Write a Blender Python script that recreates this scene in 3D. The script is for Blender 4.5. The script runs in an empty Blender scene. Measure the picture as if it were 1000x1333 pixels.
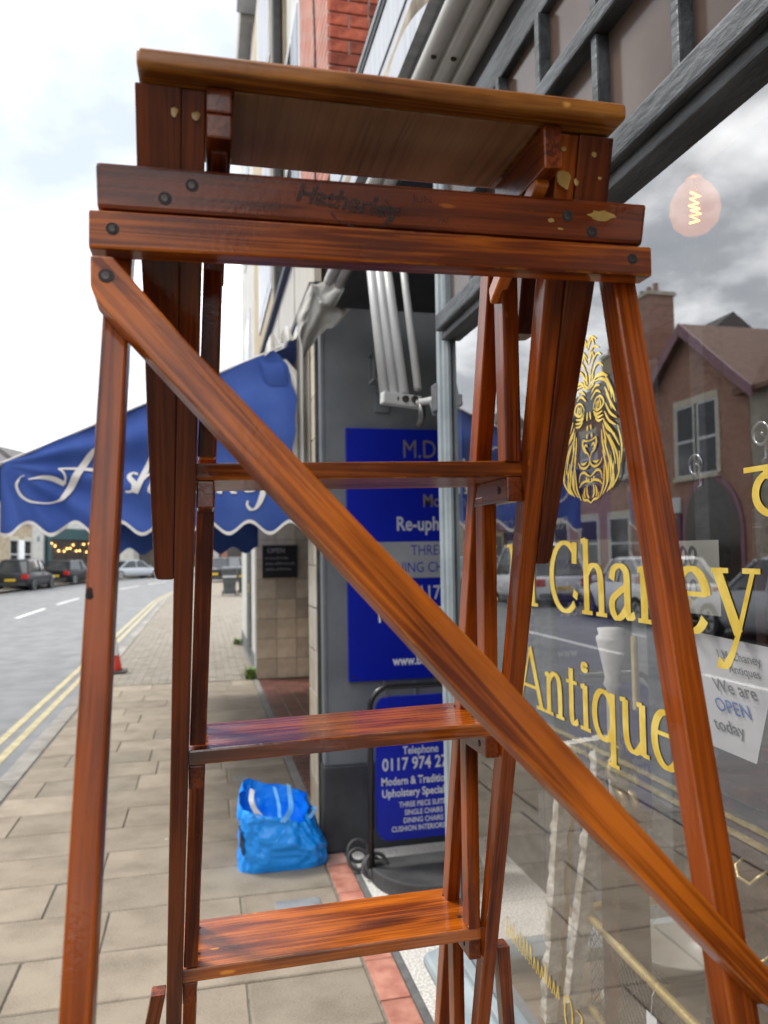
import bpy, bmesh, math, random
from mathutils import Vector, Matrix, noise as mnoise
random.seed(7)
SC = bpy.context.scene
COL = SC.collection
R = math.radians

# ------------------------------------------------------------------ camera
def cam_matrix(loc, yaw, pitch, roll):
    y, p, a = R(yaw), R(pitch), R(roll)
    f = Vector((math.sin(y)*math.cos(p), math.cos(y)*math.cos(p), math.sin(p)))
    r0 = Vector((math.cos(y), -math.sin(y), 0)); u0 = r0.cross(f)
    r = r0*math.cos(a)+u0*math.sin(a); u = u0*math.cos(a)-r0*math.sin(a)
    m = Matrix((r, u, -f)).transposed().to_4x4(); m.translation = loc
    return m
cd = bpy.data.cameras.new('camera'); camo = bpy.data.objects.new('camera', cd); COL.objects.link(camo)
camo.matrix_world = cam_matrix(Vector((0, 0, 1.55)), 13.2, 3.0, -0.86)
cd.sensor_fit = 'VERTICAL'; cd.sensor_height = 36.0; cd.lens = 36.0*1001/1333
cd.clip_start = 0.02; cd.clip_end = 2000
cd.dof.use_dof = True; cd.dof.focus_distance = 0.85; cd.dof.aperture_fstop = 8.0
SC.camera = camo

# ------------------------------------------------------------------ sky and sun
SUN_AZ, SUN_EL = -62.0, 56.0          # azimuth measured from +Y (down the street) towards +X
w = bpy.data.worlds.new('World'); SC.world = w; w.use_nodes = True
nt = w.node_tree; nt.nodes.clear()
N = nt.nodes.new; L = nt.links.new
out = N('ShaderNodeOutputWorld'); bg = N('ShaderNodeBackground'); bg.inputs[1].default_value = 0.1
sky = N('ShaderNodeTexSky'); sky.sky_type = 'NISHITA'; sky.sun_disc = False
sky.sun_elevation = R(SUN_EL); sky.sun_rotation = R(SUN_AZ); sky.air_density = 1.0; sky.dust_density = 2.0
tc = N('ShaderNodeTexCoord')
# flatten the view direction on a cloud layer so that clouds shrink towards the horizon
sep = N('ShaderNodeSeparateXYZ'); L(tc.outputs['Generated'], sep.inputs[0])
zz = N('ShaderNodeMath'); zz.operation = 'MAXIMUM'; zz.inputs[1].default_value = 0.0; L(sep.outputs[2], zz.inputs[0])
za = N('ShaderNodeMath'); za.operation = 'ADD'; za.inputs[1].default_value = 0.22; L(zz.outputs[0], za.inputs[0])
dx = N('ShaderNodeMath'); dx.operation = 'DIVIDE'; L(sep.outputs[0], dx.inputs[0]); L(za.outputs[0], dx.inputs[1])
dy = N('ShaderNodeMath'); dy.operation = 'DIVIDE'; L(sep.outputs[1], dy.inputs[0]); L(za.outputs[0], dy.inputs[1])
cmb = N('ShaderNodeCombineXYZ'); L(dx.outputs[0], cmb.inputs[0]); L(dy.outputs[0], cmb.inputs[1]); cmb.inputs[2].default_value = 21.6
n1 = N('ShaderNodeTexNoise'); n1.inputs['Scale'].default_value = 1.25; n1.inputs['Detail'].default_value = 7; n1.inputs['Roughness'].default_value = 0.55
L(cmb.outputs[0], n1.inputs['Vector'])
cr = N('ShaderNodeValToRGB'); L(n1.outputs[0], cr.inputs[0])
e = cr.color_ramp.elements
e[0].position = 0.34; e[0].color = (3.7, 4.05, 4.5, 1)
e[1].position = 0.60; e[1].color = (17, 17, 17, 1)
m_ = cr.color_ramp.elements.new(0.475); m_.color = (6.0, 6.25, 6.5, 1)
mx = N('ShaderNodeMix'); mx.data_type = 'RGBA'; mx.inputs[0].default_value = 0.88
L(sky.outputs[0], mx.inputs[6]); L(cr.outputs[0], mx.inputs[7])
L(mx.outputs[2], bg.inputs[0]); L(bg.outputs[0], out.inputs[0])
sd = bpy.data.lights.new('sun', 'SUN'); so = bpy.data.objects.new('sun', sd); COL.objects.link(so)
sd.energy = 1.5; sd.angle = R(14); sd.color = (1, 0.96, 0.9)
sdir = Vector((math.sin(R(SUN_AZ))*math.cos(R(SUN_EL)), math.cos(R(SUN_AZ))*math.cos(R(SUN_EL)), math.sin(R(SUN_EL))))
so.rotation_euler = sdir.to_track_quat('Z', 'Y').to_euler(); so.location = (-8, 4, 14)
SC.view_settings.view_transform = 'Standard'; SC.view_settings.look = 'None'
SC.view_settings.exposure = 1.22; SC.view_settings.gamma = 1.0; SC.view_settings.use_curve_mapping = False
SC.render.engine = 'CYCLES'
SC.cycles.use_denoising = True; SC.cycles.max_bounces = 7; SC.cycles.transparent_max_bounces = 10
SC.cycles.caustics_reflective = False; SC.cycles.caustics_refractive = False
SC.cycles.sample_clamp_indirect = 6

# ------------------------------------------------------------------ materials
MATS = {}
def newmat(name):
    m = bpy.data.materials.new(name); m.use_nodes = True
    t = m.node_tree; t.nodes.clear()
    o = t.nodes.new('ShaderNodeOutputMaterial'); b = t.nodes.new('ShaderNodeBsdfPrincipled')
    t.links.new(b.outputs[0], o.inputs[0]); MATS[name] = m
    return m, t, b, o
def mapping(t, coords, scale):
    c = t.nodes.new('ShaderNodeTexCoord'); mp = t.nodes.new('ShaderNodeMapping')
    mp.inputs['Scale'].default_value = scale
    t.links.new(c.outputs[coords], mp.inputs[0]); return mp.outputs[0]
def pm(name, c1, c2=None, scale=8, rough=0.6, bump=0.0, bscale=None, metal=0.0, coat=0.0, stretch=(1, 1, 1), coords='Object',
       lo=0.35, hi=0.65, detail=5, rvar=0.0, spec=0.5, objvar=0.0, rough2=None, bdist=0.01):
    m, t, b, o = newmat(name)
    b.inputs['Roughness'].default_value = rough; b.inputs['Metallic'].default_value = metal
    b.inputs['Coat Weight'].default_value = coat; b.inputs['Coat Roughness'].default_value = 0.1
    b.inputs['Specular IOR Level'].default_value = spec
    v = mapping(t, coords, stretch)
    if c2 is None: c2 = c1
    n = t.nodes.new('ShaderNodeTexNoise'); n.inputs['Scale'].default_value = scale; n.inputs['Detail'].default_value = detail
    t.links.new(v, n.inputs['Vector'])
    r = t.nodes.new('ShaderNodeValToRGB'); r.color_ramp.elements[0].position = lo; r.color_ramp.elements[1].position = hi
    r.color_ramp.elements[0].color = (*c1, 1); r.color_ramp.elements[1].color = (*c2, 1)
    t.links.new(n.outputs[0], r.inputs[0]); col = r.outputs[0]
    if objvar:
        oi = t.nodes.new('ShaderNodeObjectInfo'); mr = t.nodes.new('ShaderNodeMapRange')
        mr.inputs[3].default_value = 1-objvar; mr.inputs[4].default_value = 1+objvar
        t.links.new(oi.outputs['Random'], mr.inputs[0])
        hs = t.nodes.new('ShaderNodeHueSaturation'); t.links.new(mr.outputs[0], hs.inputs['Value'])
        t.links.new(col, hs.inputs['Color']); col = hs.outputs[0]
    t.links.new(col, b.inputs['Base Color'])
    if rough2 is not None:
        mr2 = t.nodes.new('ShaderNodeMapRange'); mr2.inputs[3].default_value = rough; mr2.inputs[4].default_value = rough2
        n3 = t.nodes.new('ShaderNodeTexNoise'); n3.inputs['Scale'].default_value = scale*2.3; t.links.new(v, n3.inputs['Vector'])
        t.links.new(n3.outputs[0], mr2.inputs[0]); t.links.new(mr2.outputs[0], b.inputs['Roughness'])
    if bump:
        n2 = t.nodes.new('ShaderNodeTexNoise'); n2.inputs['Scale'].default_value = bscale or scale*4; n2.inputs['Detail'].default_value = 6
        t.links.new(v, n2.inputs['Vector'])
        bp = t.nodes.new('ShaderNodeBump'); bp.inputs['Strength'].default_value = bump; bp.inputs['Distance'].default_value = bdist
        t.links.new(n2.outputs[0], bp.inputs['Height']); t.links.new(bp.outputs[0], b.inputs['Normal'])
    return m
def woodmat(name, dark, light, coat=0.9, rough=0.35, grain=1.7, coatr=0.08, cior=1.45):
    """varnished softwood: growth rings stretched along local X, dark pores and stained patches"""
    m, t, b, o = newmat(name)
    b.inputs['Roughness'].default_value = rough; b.inputs['Coat Weight'].default_value = coat
    b.inputs['Coat Roughness'].default_value = coatr; b.inputs['Coat IOR'].default_value = cior; b.inputs['Specular IOR Level'].default_value = 0.08
    nd = t.nodes.new; lk = t.links.new
    c = nd('ShaderNodeTexCoord'); oi = nd('ShaderNodeObjectInfo')
    off = nd('ShaderNodeVectorMath'); off.operation = 'SCALE'; cb = nd('ShaderNodeCombineXYZ')
    for i in range(3): lk(oi.outputs['Random'], cb.inputs[i])
    lk(cb.outputs[0], off.inputs[0]); off.inputs['Scale'].default_value = 7.3
    ad = nd('ShaderNodeVectorMath'); ad.operation = 'ADD'; lk(c.outputs['Object'], ad.inputs[0]); lk(off.outputs[0], ad.inputs[1])
    mp = nd('ShaderNodeMapping'); mp.inputs['Scale'].default_value = (1.3, 26*grain, 26*grain); lk(ad.outputs[0], mp.inputs[0])
    n = nd('ShaderNodeTexNoise'); n.inputs['Scale'].default_value = 2.2; n.inputs['Detail'].default_value = 3; n.inputs['Distortion'].default_value = 0.6
    lk(mp.outputs[0], n.inputs['Vector'])
    sn = nd('ShaderNodeMath'); sn.operation = 'MULTIPLY'; sn.inputs[1].default_value = 26; lk(n.outputs[0], sn.inputs[0])
    si = nd('ShaderNodeMath'); si.operation = 'SINE'; lk(sn.outputs[0], si.inputs[0])
    mp2 = nd('ShaderNodeMapping'); mp2.inputs['Scale'].default_value = (12, 260, 260); lk(ad.outputs[0], mp2.inputs[0])
    f = nd('ShaderNodeTexNoise'); f.inputs['Scale'].default_value = 1.6; f.inputs['Detail'].default_value = 4; lk(mp2.outputs[0], f.inputs['Vector'])
    mp3 = nd('ShaderNodeMapping'); mp3.inputs['Scale'].default_value = (7, 22, 22); lk(ad.outputs[0], mp3.inputs[0])
    p = nd('ShaderNodeTexNoise'); p.inputs['Scale'].default_value = 1.0; p.inputs['Detail'].default_value = 5; lk(mp3.outputs[0], p.inputs['Vector'])
    a1 = nd('ShaderNodeMath'); a1.operation = 'MULTIPLY_ADD'; a1.inputs[1].default_value = 0.10; a1.inputs[2].default_value = 0.11; lk(si.outputs[0], a1.inputs[0])
    a2 = nd('ShaderNodeMath'); a2.operation = 'MULTIPLY_ADD'; a2.inputs[1].default_value = 0.24; lk(f.outputs[0], a2.inputs[0]); lk(a1.outputs[0], a2.inputs[2])
    a3 = nd('ShaderNodeMath'); a3.operation = 'MULTIPLY_ADD'; a3.inputs[1].default_value = 0.95; lk(p.outputs[0], a3.inputs[0]); lk(a2.outputs[0], a3.inputs[2])
    orr = nd('ShaderNodeMapRange'); orr.inputs[3].default_value = -0.1; orr.inputs[4].default_value = 0.14; lk(oi.outputs['Random'], orr.inputs[0])
    a4 = nd('ShaderNodeMath'); a4.operation = 'ADD'; lk(a3.outputs[0], a4.inputs[0]); lk(orr.outputs[0], a4.inputs[1])
    r = nd('ShaderNodeValToRGB'); el = r.color_ramp.elements
    el[0].position = 0.4; el[0].color = (*[x*0.55 for x in dark], 1); el[1].position = 1.0; el[1].color = (*light, 1)
    q = el.new(0.58); q.color = (*dark, 1)
    lk(a4.outputs[0], r.inputs[0]); lk(r.outputs[0], b.inputs['Base Color'])
    # small chips and wear showing pale wood
    vr = nd('ShaderNodeTexNoise'); vr.inputs['Scale'].default_value = 55; vr.inputs['Detail'].default_value = 2
    mp4 = nd('ShaderNodeMapping'); mp4.inputs['Scale'].default_value = (0.35, 1, 1); lk(ad.outputs[0], mp4.inputs[0]); lk(mp4.outputs[0], vr.inputs['Vector'])
    vm = nd('ShaderNodeMapRange'); vm.inputs[1].default_value = 0.735; vm.inputs[2].default_value = 0.77; lk(vr.outputs[0], vm.inputs[0])
    mxx = nd('ShaderNodeMix'); mxx.data_type = 'RGBA'; lk(vm.outputs[0], mxx.inputs[0]); lk(r.outputs[0], mxx.inputs[6])
    mxx.inputs[7].default_value = (light[0]*1.5, light[1]*2.1, light[2]*2.6, 1)
    # knots: a few dark oval eyes
    vk = nd('ShaderNodeTexVoronoi'); vk.inputs['Scale'].default_value = 3.2; vk.inputs['Randomness'].default_value = 1.0
    mpk = nd('ShaderNodeMapping'); mpk.inputs['Scale'].default_value = (1.0, 3.4, 3.4); lk(ad.outputs[0], mpk.inputs[0]); lk(mpk.outputs[0], vk.inputs['Vector'])
    kd = nd('ShaderNodeMath'); kd.operation = 'MULTIPLY_ADD'; kd.inputs[1].default_value = 0.10; lk(f.outputs[0], kd.inputs[0]); lk(vk.outputs['Distance'], kd.inputs[2])
    km = nd('ShaderNodeMapRange'); km.inputs[1].default_value = 0.10; km.inputs[2].default_value = 0.22; km.inputs[3].default_value = 0.8; km.inputs[4].default_value = 0.0; lk(kd.outputs[0], km.inputs[0])
    mk = nd('ShaderNodeMix'); mk.data_type = 'RGBA'; lk(km.outputs[0], mk.inputs[0]); lk(mxx.outputs[2], mk.inputs[6]); mk.inputs[7].default_value = (*[x*0.35 for x in dark], 1)
    # rubbed arrises: paler wood where the edges are worn
    bv = nd('ShaderNodeBevel'); bv.samples = 4; bv.inputs['Radius'].default_value = 0.0022; ge = nd('ShaderNodeNewGeometry')
    dp = nd('ShaderNodeVectorMath'); dp.operation = 'DOT_PRODUCT'; lk(bv.outputs[0], dp.inputs[0]); lk(ge.outputs['True Normal'], dp.inputs[1])
    em_ = nd('ShaderNodeMapRange'); em_.inputs[1].default_value = 0.985; em_.inputs[2].default_value = 0.85; lk(dp.outputs['Value'], em_.inputs[0])
    wn = nd('ShaderNodeTexNoise'); wn.inputs['Scale'].default_value = 38; wn.inputs['Detail'].default_value = 5; lk(ad.outputs[0], wn.inputs['Vector'])
    wr = nd('ShaderNodeMapRange'); wr.inputs[1].default_value = 0.5; wr.inputs[2].default_value = 0.6; wr.inputs[4].default_value = 0.75; lk(wn.outputs[0], wr.inputs[0])
    we = nd('ShaderNodeMath'); we.operation = 'MULTIPLY'; lk(em_.outputs[0], we.inputs[0]); lk(wr.outputs[0], we.inputs[1])
    mw = nd('ShaderNodeMix'); mw.data_type = 'RGBA'; lk(we.outputs[0], mw.inputs[0]); lk(mk.outputs[2], mw.inputs[6]); mw.inputs[7].default_value = (light[0]*1.25, light[1]*1.9, light[2]*3.2, 1)
    lk(mw.outputs[2], b.inputs['Base Color'])
    # uneven varnish: glossy runs beside dull rubbed patches
    vn = nd('ShaderNodeTexNoise'); vn.inputs['Scale'].default_value = 16; vn.inputs['Detail'].default_value = 6; lk(mp4.outputs[0], vn.inputs['Vector'])
    vr2 = nd('ShaderNodeMapRange'); vr2.inputs[1].default_value = 0.4; vr2.inputs[2].default_value = 0.68; vr2.inputs[3].default_value = coatr*0.7; vr2.inputs[4].default_value = 0.34; lk(vn.outputs[0], vr2.inputs[0])
    lk(vr2.outputs[0], b.inputs['Coat Roughness'])
    s1 = nd('ShaderNodeMath'); s1.operation = 'MULTIPLY_ADD'; s1.inputs[1].default_value = 0.6; s1.inputs[2].default_value = 0.0; lk(f.outputs[0], s1.inputs[0])
    bp = nd('ShaderNodeBump'); bp.inputs['Strength'].default_value = 0.22; bp.inputs['Distance'].default_value = 0.0016
    lk(s1.outputs[0], bp.inputs['Height']); lk(bp.outputs[0], b.inputs['Normal'])
    n5 = nd('ShaderNodeTexNoise'); n5.inputs['Scale'].default_value = 230; lk(ad.outputs[0], n5.inputs['Vector'])
    b5 = nd('ShaderNodeBump'); b5.inputs['Strength'].default_value = 0.13; b5.inputs['Distance'].default_value = 0.0012
    lk(n5.outputs[0], b5.inputs['Height']); lk(b5.outputs[0], b.inputs['Coat Normal'])
    return m
def glassmat(name, ior=1.9, tint=(1, 1, 1)):
    """thin window glass: clear, with a Fresnel mirror on its face"""
    m, t, b, o = newmat(name); t.nodes.remove(b)
    tr = t.nodes.new('ShaderNodeBsdfTransparent'); tr.inputs[0].default_value = (*tint, 1)
    gl = t.nodes.new('ShaderNodeBsdfGlossy'); gl.inputs['Roughness'].default_value = 0.0
    f0 = ((ior-1)/(ior+1))**2
    lw = t.nodes.new('ShaderNodeLayerWeight'); lw.inputs[0].default_value = 0.5
    pw = t.nodes.new('ShaderNodeMath'); pw.operation = 'POWER'; pw.inputs[1].default_value = 5; t.links.new(lw.outputs['Facing'], pw.inputs[0])
    fr = t.nodes.new('ShaderNodeMath'); fr.operation = 'MULTIPLY_ADD'; fr.inputs[1].default_value = 1-f0; fr.inputs[2].default_value = f0
    t.links.new(pw.outputs[0], fr.inputs[0])
    v = mapping(t, 'Object', (1, 1, 1)); n = t.nodes.new('ShaderNodeTexNoise'); n.inputs['Scale'].default_value = 2.5; n.inputs['Detail'].default_value = 1
    t.links.new(v, n.inputs['Vector'])
    bp = t.nodes.new('ShaderNodeBump'); bp.inputs['Strength'].default_value = 0.05; bp.inputs['Distance'].default_value = 0.01
    t.links.new(n.outputs[0], bp.inputs['Height']); t.links.new(bp.outputs[0], gl.inputs['Normal'])
    mx = t.nodes.new('ShaderNodeMixShader')
    t.links.new(fr.outputs[0], mx.inputs[0]); t.links.new(tr.outputs[0], mx.inputs[1]); t.links.new(gl.outputs[0], mx.inputs[2])
    t.links.new(mx.outputs[0], o.inputs[0]); return m
def emitmat(name, col, s):
    m, t, b, o = newmat(name)
    b.inputs['Base Color'].default_value = (*col, 1); b.inputs['Emission Color'].default_value = (*col, 1); b.inputs['Emission Strength'].default_value = s
    return m
def brickmat(name, c1, c2, mortar, sx=4.4, sz=13.0, axis='YZ', rough=0.85):
    m, t, b, o = newmat(name); b.inputs['Roughness'].default_value = rough
    c = t.nodes.new('ShaderNodeTexCoord'); s = t.nodes.new('ShaderNodeSeparateXYZ'); t.links.new(c.outputs['Object'], s.inputs[0])
    cb = t.nodes.new('ShaderNodeCombineXYZ')
    t.links.new(s.outputs['XYZ'.index(axis[0])], cb.inputs[0]); t.links.new(s.outputs['XYZ'.index(axis[1])], cb.inputs[1])
    br = t.nodes.new('ShaderNodeTexBrick'); br.inputs['Scale'].default_value = 1
    br.inputs['Brick Width'].default_value = 1/sx; br.inputs['Row Height'].default_value = 1/sz
    br.inputs['Mortar Size'].default_value = 0.006; br.inputs['Color1'].default_value = (*c1, 1); br.inputs['Color2'].default_value = (*c2, 1)
    br.inputs['Mortar'].default_value = (*mortar, 1); br.inputs['Mortar Smooth'].default_value = 0.2
    t.links.new(cb.outputs[0], br.inputs['Vector'])
    n = t.nodes.new('ShaderNodeTexNoise'); n.inputs['Scale'].default_value = 6; n.inputs['Detail'].default_value = 6; t.links.new(c.outputs['Object'], n.inputs['Vector'])
    mr = t.nodes.new('ShaderNodeMapRange'); mr.inputs[3].default_value = 0.55; mr.inputs[4].default_value = 1.4; t.links.new(n.outputs[0], mr.inputs[0])
    hs = t.nodes.new('ShaderNodeHueSaturation'); t.links.new(br.outputs[0], hs.inputs['Color']); t.links.new(mr.outputs[0], hs.inputs['Value'])
    t.links.new(hs.outputs[0], b.inputs['Base Color'])
    bp = t.nodes.new('ShaderNodeBump'); bp.invert = True; bp.inputs['Strength'].default_value = 0.5; bp.inputs['Distance'].default_value = 0.01
    t.links.new(br.outputs['Fac'], bp.inputs['Height']); t.links.new(bp.outputs[0], b.inputs['Normal'])
    return m

# ------------------------------------------------------------------ object helpers
WM = {}
def wm(o): return WM.get(o.name, Matrix())
def link(o, parent=None, M=None):
    COL.objects.link(o)
    M = M or Matrix()
    if parent is not None:
        o.parent = parent; o.matrix_parent_inverse = wm(parent).inverted()
    o.matrix_basis = M; WM[o.name] = M.copy()
    return o
def tag(o, label=None, cat=None, group=None, kind=None):
    if label: o['label'] = label
    if cat: o['category'] = cat
    if group: o['group'] = group
    if kind: o['kind'] = kind
    return o
def thing(name, label, cat, loc=(0, 0, 0), rz=0.0, group=None):
    o = bpy.data.objects.new(name, None); o.empty_display_size = 0.1
    link(o, None, Matrix.Translation(loc) @ Matrix.Rotation(rz, 4, 'Z'))
    return tag(o, label, cat, group)
def copy_tree(o, parent=None):
    c = o.copy(); COL.objects.link(c); WM[c.name] = wm(o).copy()
    if parent is not None: c.parent = parent
    for ch in list(o.children): copy_tree(ch, c)
    return c
def obj(name, me, mat, parent=None, M=None, smooth=False):
    if mat is not None and not me.materials:
        me.materials.append(MATS[mat] if isinstance(mat, str) else mat)
    if smooth:
        for p in me.polygons: p.use_smooth = True
    return link(bpy.data.objects.new(name, me), parent, M)
class MB:
    """collects shapes, then becomes one mesh"""
    def __init__(s): s.v = []; s.f = []
    def add(s, vs, fs):
        k = len(s.v); s.v += [tuple(v) for v in vs]; s.f += [tuple(i+k for i in f) for f in fs]; return s
    def box(s, a, b):
        (x0, y0, z0), (x1, y1, z1) = a, b
        x0, x1 = min(x0, x1), max(x0, x1); y0, y1 = min(y0, y1), max(y0, y1); z0, z1 = min(z0, z1), max(z0, z1)
        return s.add([(x0, y0, z0), (x1, y0, z0), (x1, y1, z0), (x0, y1, z0), (x0, y0, z1), (x1, y0, z1), (x1, y1, z1), (x0, y1, z1)],
                     [(0, 3, 2, 1), (4, 5, 6, 7), (0, 1, 5, 4), (1, 2, 6, 5), (2, 3, 7, 6), (3, 0, 4, 7)])
    def hexa(s, p):   # 8 points: bottom ring 0-3, top ring 4-7
        return s.add(p, [(0, 3, 2, 1), (4, 5, 6, 7), (0, 1, 5, 4), (1, 2, 6, 5), (2, 3, 7, 6), (3, 0, 4, 7)])
    def quad(s, a, b, c, d): return s.add([a, b, c, d], [(0, 1, 2, 3)])
    def prism(s, pts, vec):
        n = len(pts); vec = Vector(vec); a = [Vector(p) for p in pts]; b = [p+vec for p in a]
        return s.add(a+b, [tuple(range(n-1, -1, -1)), tuple(range(n, 2*n))]+[(i, (i+1) % n, n+(i+1) % n, n+i) for i in range(n)])
    def tube(s, path, r, n=10, cap=True, closed=False):
        P = [Vector(p) for p in path]; m = len(P); rs = r if isinstance(r, (list, tuple)) else [r]*m
        vs = []; up = None
        for i, p in enumerate(P):
            if closed: t = P[(i+1) % m]-P[i-1]
            else: t = P[min(i+1, m-1)]-P[max(i-1, 0)]
            t.normalize()
            if up is None:
                up = Vector((0, 0, 1)) if abs(t.z) < 0.9 else Vector((1, 0, 0))
            a = t.cross(up); a.normalize(); b = a.cross(t); b.normalize(); up = b
            for k in range(n):
                an = 2*math.pi*k/n; vs.append(p+a*math.cos(an)*rs[i]+b*math.sin(an)*rs[i])
        fs = []
        for i in range(m if closed else m-1):
            j = (i+1) % m
            for k in range(n): fs.append((i*n+k, i*n+(k+1) % n, j*n+(k+1) % n, j*n+k))
        if cap and not closed: fs += [tuple(range(n-1, -1, -1)), tuple(range((m-1)*n, m*n))]
        return s.add(vs, fs)
    def lathe(s, prof, c=(0, 0, 0), n=20, cap=True):
        c = Vector(c); m = len(prof)
        vs = [c+Vector((r*math.cos(2*math.pi*k/n), r*math.sin(2*math.pi*k/n), z)) for r, z in prof for k in range(n)]
        fs = [(i*n+k, i*n+(k+1) % n, (i+1)*n+(k+1) % n, (i+1)*n+k) for i in range(m-1) for k in range(n)]
        if cap: fs += [tuple(range(n-1, -1, -1)), tuple(range((m-1)*n, m*n))]
        return s.add(vs, fs)
    def grid(s, fn, nu, nv):
        vs = [fn(i/nu, j/nv) for j in range(nv+1) for i in range(nu+1)]
        fs = [(j*(nu+1)+i, j*(nu+1)+i+1, (j+1)*(nu+1)+i+1, (j+1)*(nu+1)+i) for j in range(nv) for i in range(nu)]
        return s.add(vs, fs)
    def mesh(s, name='mesh', bevel=0, seg=2, fix=True):
        me = bpy.data.meshes.new(name); me.from_pydata(s.v, [], s.f); me.update()
        if fix or bevel:
            bm = bmesh.new(); bm.from_mesh(me)
            if fix: bmesh.ops.recalc_face_normals(bm, faces=bm.faces)
            if bevel: bmesh.ops.bevel(bm, geom=list(bm.edges), offset=bevel, segments=seg, affect='EDGES', profile=0.6)
            bm.to_mesh(me); bm.free()
        return me
    def build(s, name, mat, parent=None, bevel=0, smooth=False, M=None, seg=2, fix=True):
        return obj(name, s.mesh(name, bevel, seg, fix), mat, parent, M, smooth)
def boxo(name, a, b, mat, parent=None, bevel=0, M=None): return MB().box(a, b).build(name, mat, parent, bevel, M=M)
def frame_matrix(origin, xdir, ydir):
    x = Vector(xdir).normalized(); y = Vector(ydir); y = (y-x*y.dot(x)).normalized(); z = x.cross(y)
    m = Matrix((x, y, z)).transposed().to_4x4(); m.translation = origin; return m
def local_board(name, mb, origin, xdir, ydir, mat, parent, bevel=0.0015, seg=2):
    """world-space shape, stored in a frame whose X runs along the grain"""
    M = frame_matrix(Vector(origin), xdir, ydir); inv = M.inverted()
    mb.v = [tuple(inv @ Vector(v)) for v in mb.v]
    return mb.build(name, mat, parent, bevel, M=M, seg=seg)
def plank(name, A0, A1, B0, B1, depth, mat, parent, bevel=0.0015):
    """board: near face has edge A0-A1 at one end and B0-B1 at the other, pushed back along depth"""
    A0, A1, B0, B1, d = map(Vector, (A0, A1, B0, B1, depth))
    mb = MB().hexa([A0, A1, A1+d, A0+d, B0, B1, B1+d, B0+d])
    return local_board(name, mb, (A0+A1)/2, (B0+B1)/2-(A0+A1)/2, A1-A0, mat, parent, bevel)
def bar(name, p, q, wvec, dvec, mat, parent, bevel=0.0015):
    p, q, w_, d_ = map(Vector, (p, q, wvec, dvec))
    return plank(name, p-w_/2, p+w_/2, q-w_/2, q+w_/2, d_, mat, parent, bevel)
def text_mesh(body, size, align='LEFT', extrude=0.0, shear=0.0, space=1.0, bold=0.0):
    cu = bpy.data.curves.new('t', 'FONT'); cu.body = body; cu.size = size; cu.align_x = align; cu.extrude = extrude
    cu.shear = shear; cu.space_character = space; cu.offset = bold; cu.resolution_u = 3
    o = bpy.data.objects.new('t', cu); COL.objects.link(o)
    dg = bpy.context.evaluated_depsgraph_get(); me = bpy.data.meshes.new_from_object(o.evaluated_get(dg))
    bpy.data.objects.remove(o); bpy.data.curves.remove(cu)
    return me
def text(name, body, origin, right, up, size, mat, parent, align='LEFT', stretch=1.0, **k):
    me = text_mesh(body, size, align, **k); me.materials.clear()
    M = frame_matrix(Vector(origin), right, up) @ Matrix.Diagonal((stretch, 1, 1, 1))
    return obj(name, me, mat, parent, M)
def pen(strokes, wmax, wmin, ang=0.0, lift=0.00006):
    """broad-nib lettering: polylines in 2-D, thick across the nib angle and thin along it -> list of (verts, faces) in local xy"""
    mb = MB(); ca, sa = math.cos(ang), math.sin(ang); k = 0
    for st in strokes:
        pts = st; z = lift*(k+1); k += 1; m = len(pts); vs = []
        for i, p in enumerate(pts):
            a = pts[max(i-1, 0)]; b = pts[min(i+1, m-1)]
            tx, ty = b[0]-a[0], b[1]-a[1]; l = math.hypot(tx, ty) or 1; tx /= l; ty /= l
            nx, ny = -ty, tx
            wd = wmin+(wmax-wmin)*abs(nx*ca+ny*sa)
            if len(p) > 2: wd *= p[2]
            vs += [(p[0]+nx*wd/2, p[1]+ny*wd/2, z), (p[0]-nx*wd/2, p[1]-ny*wd/2, z)]
        mb.add(vs, [(2*i, 2*i+1, 2*i+3, 2*i+2) for i in range(m-1)])
    return mb
def arc(cx, cy, rx, ry, a0, a1, n=14):
    return [(cx+rx*math.cos(R(a0+(a1-a0)*i/n)), cy+ry*math.sin(R(a0+(a1-a0)*i/n))) for i in range(n+1)]
def spline(pts, n=8):
    """Catmull-Rom through 2-D points (optional third value: width factor)"""
    P = [tuple(p)+(1.0,)*(3-len(p)) for p in pts]; out = []
    for i in range(len(P)-1):
        a, b, c, d = P[max(i-1, 0)], P[i], P[i+1], P[min(i+2, len(P)-1)]
        for k in range(n):
            t = k/n
            out.append(tuple(0.5*(2*b[j]+(c[j]-a[j])*t+(2*a[j]-5*b[j]+4*c[j]-d[j])*t*t+(3*b[j]-a[j]-3*c[j]+d[j])*t**3) for j in range(3)))
    out.append(P[-1]); return out
def place2d(mb, origin, right, up):
    """lift flat lettering into the world"""
    M = frame_matrix(Vector(origin), right, up); mb.v = [tuple(M @ Vector(v)) for v in mb.v]; return mb

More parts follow.
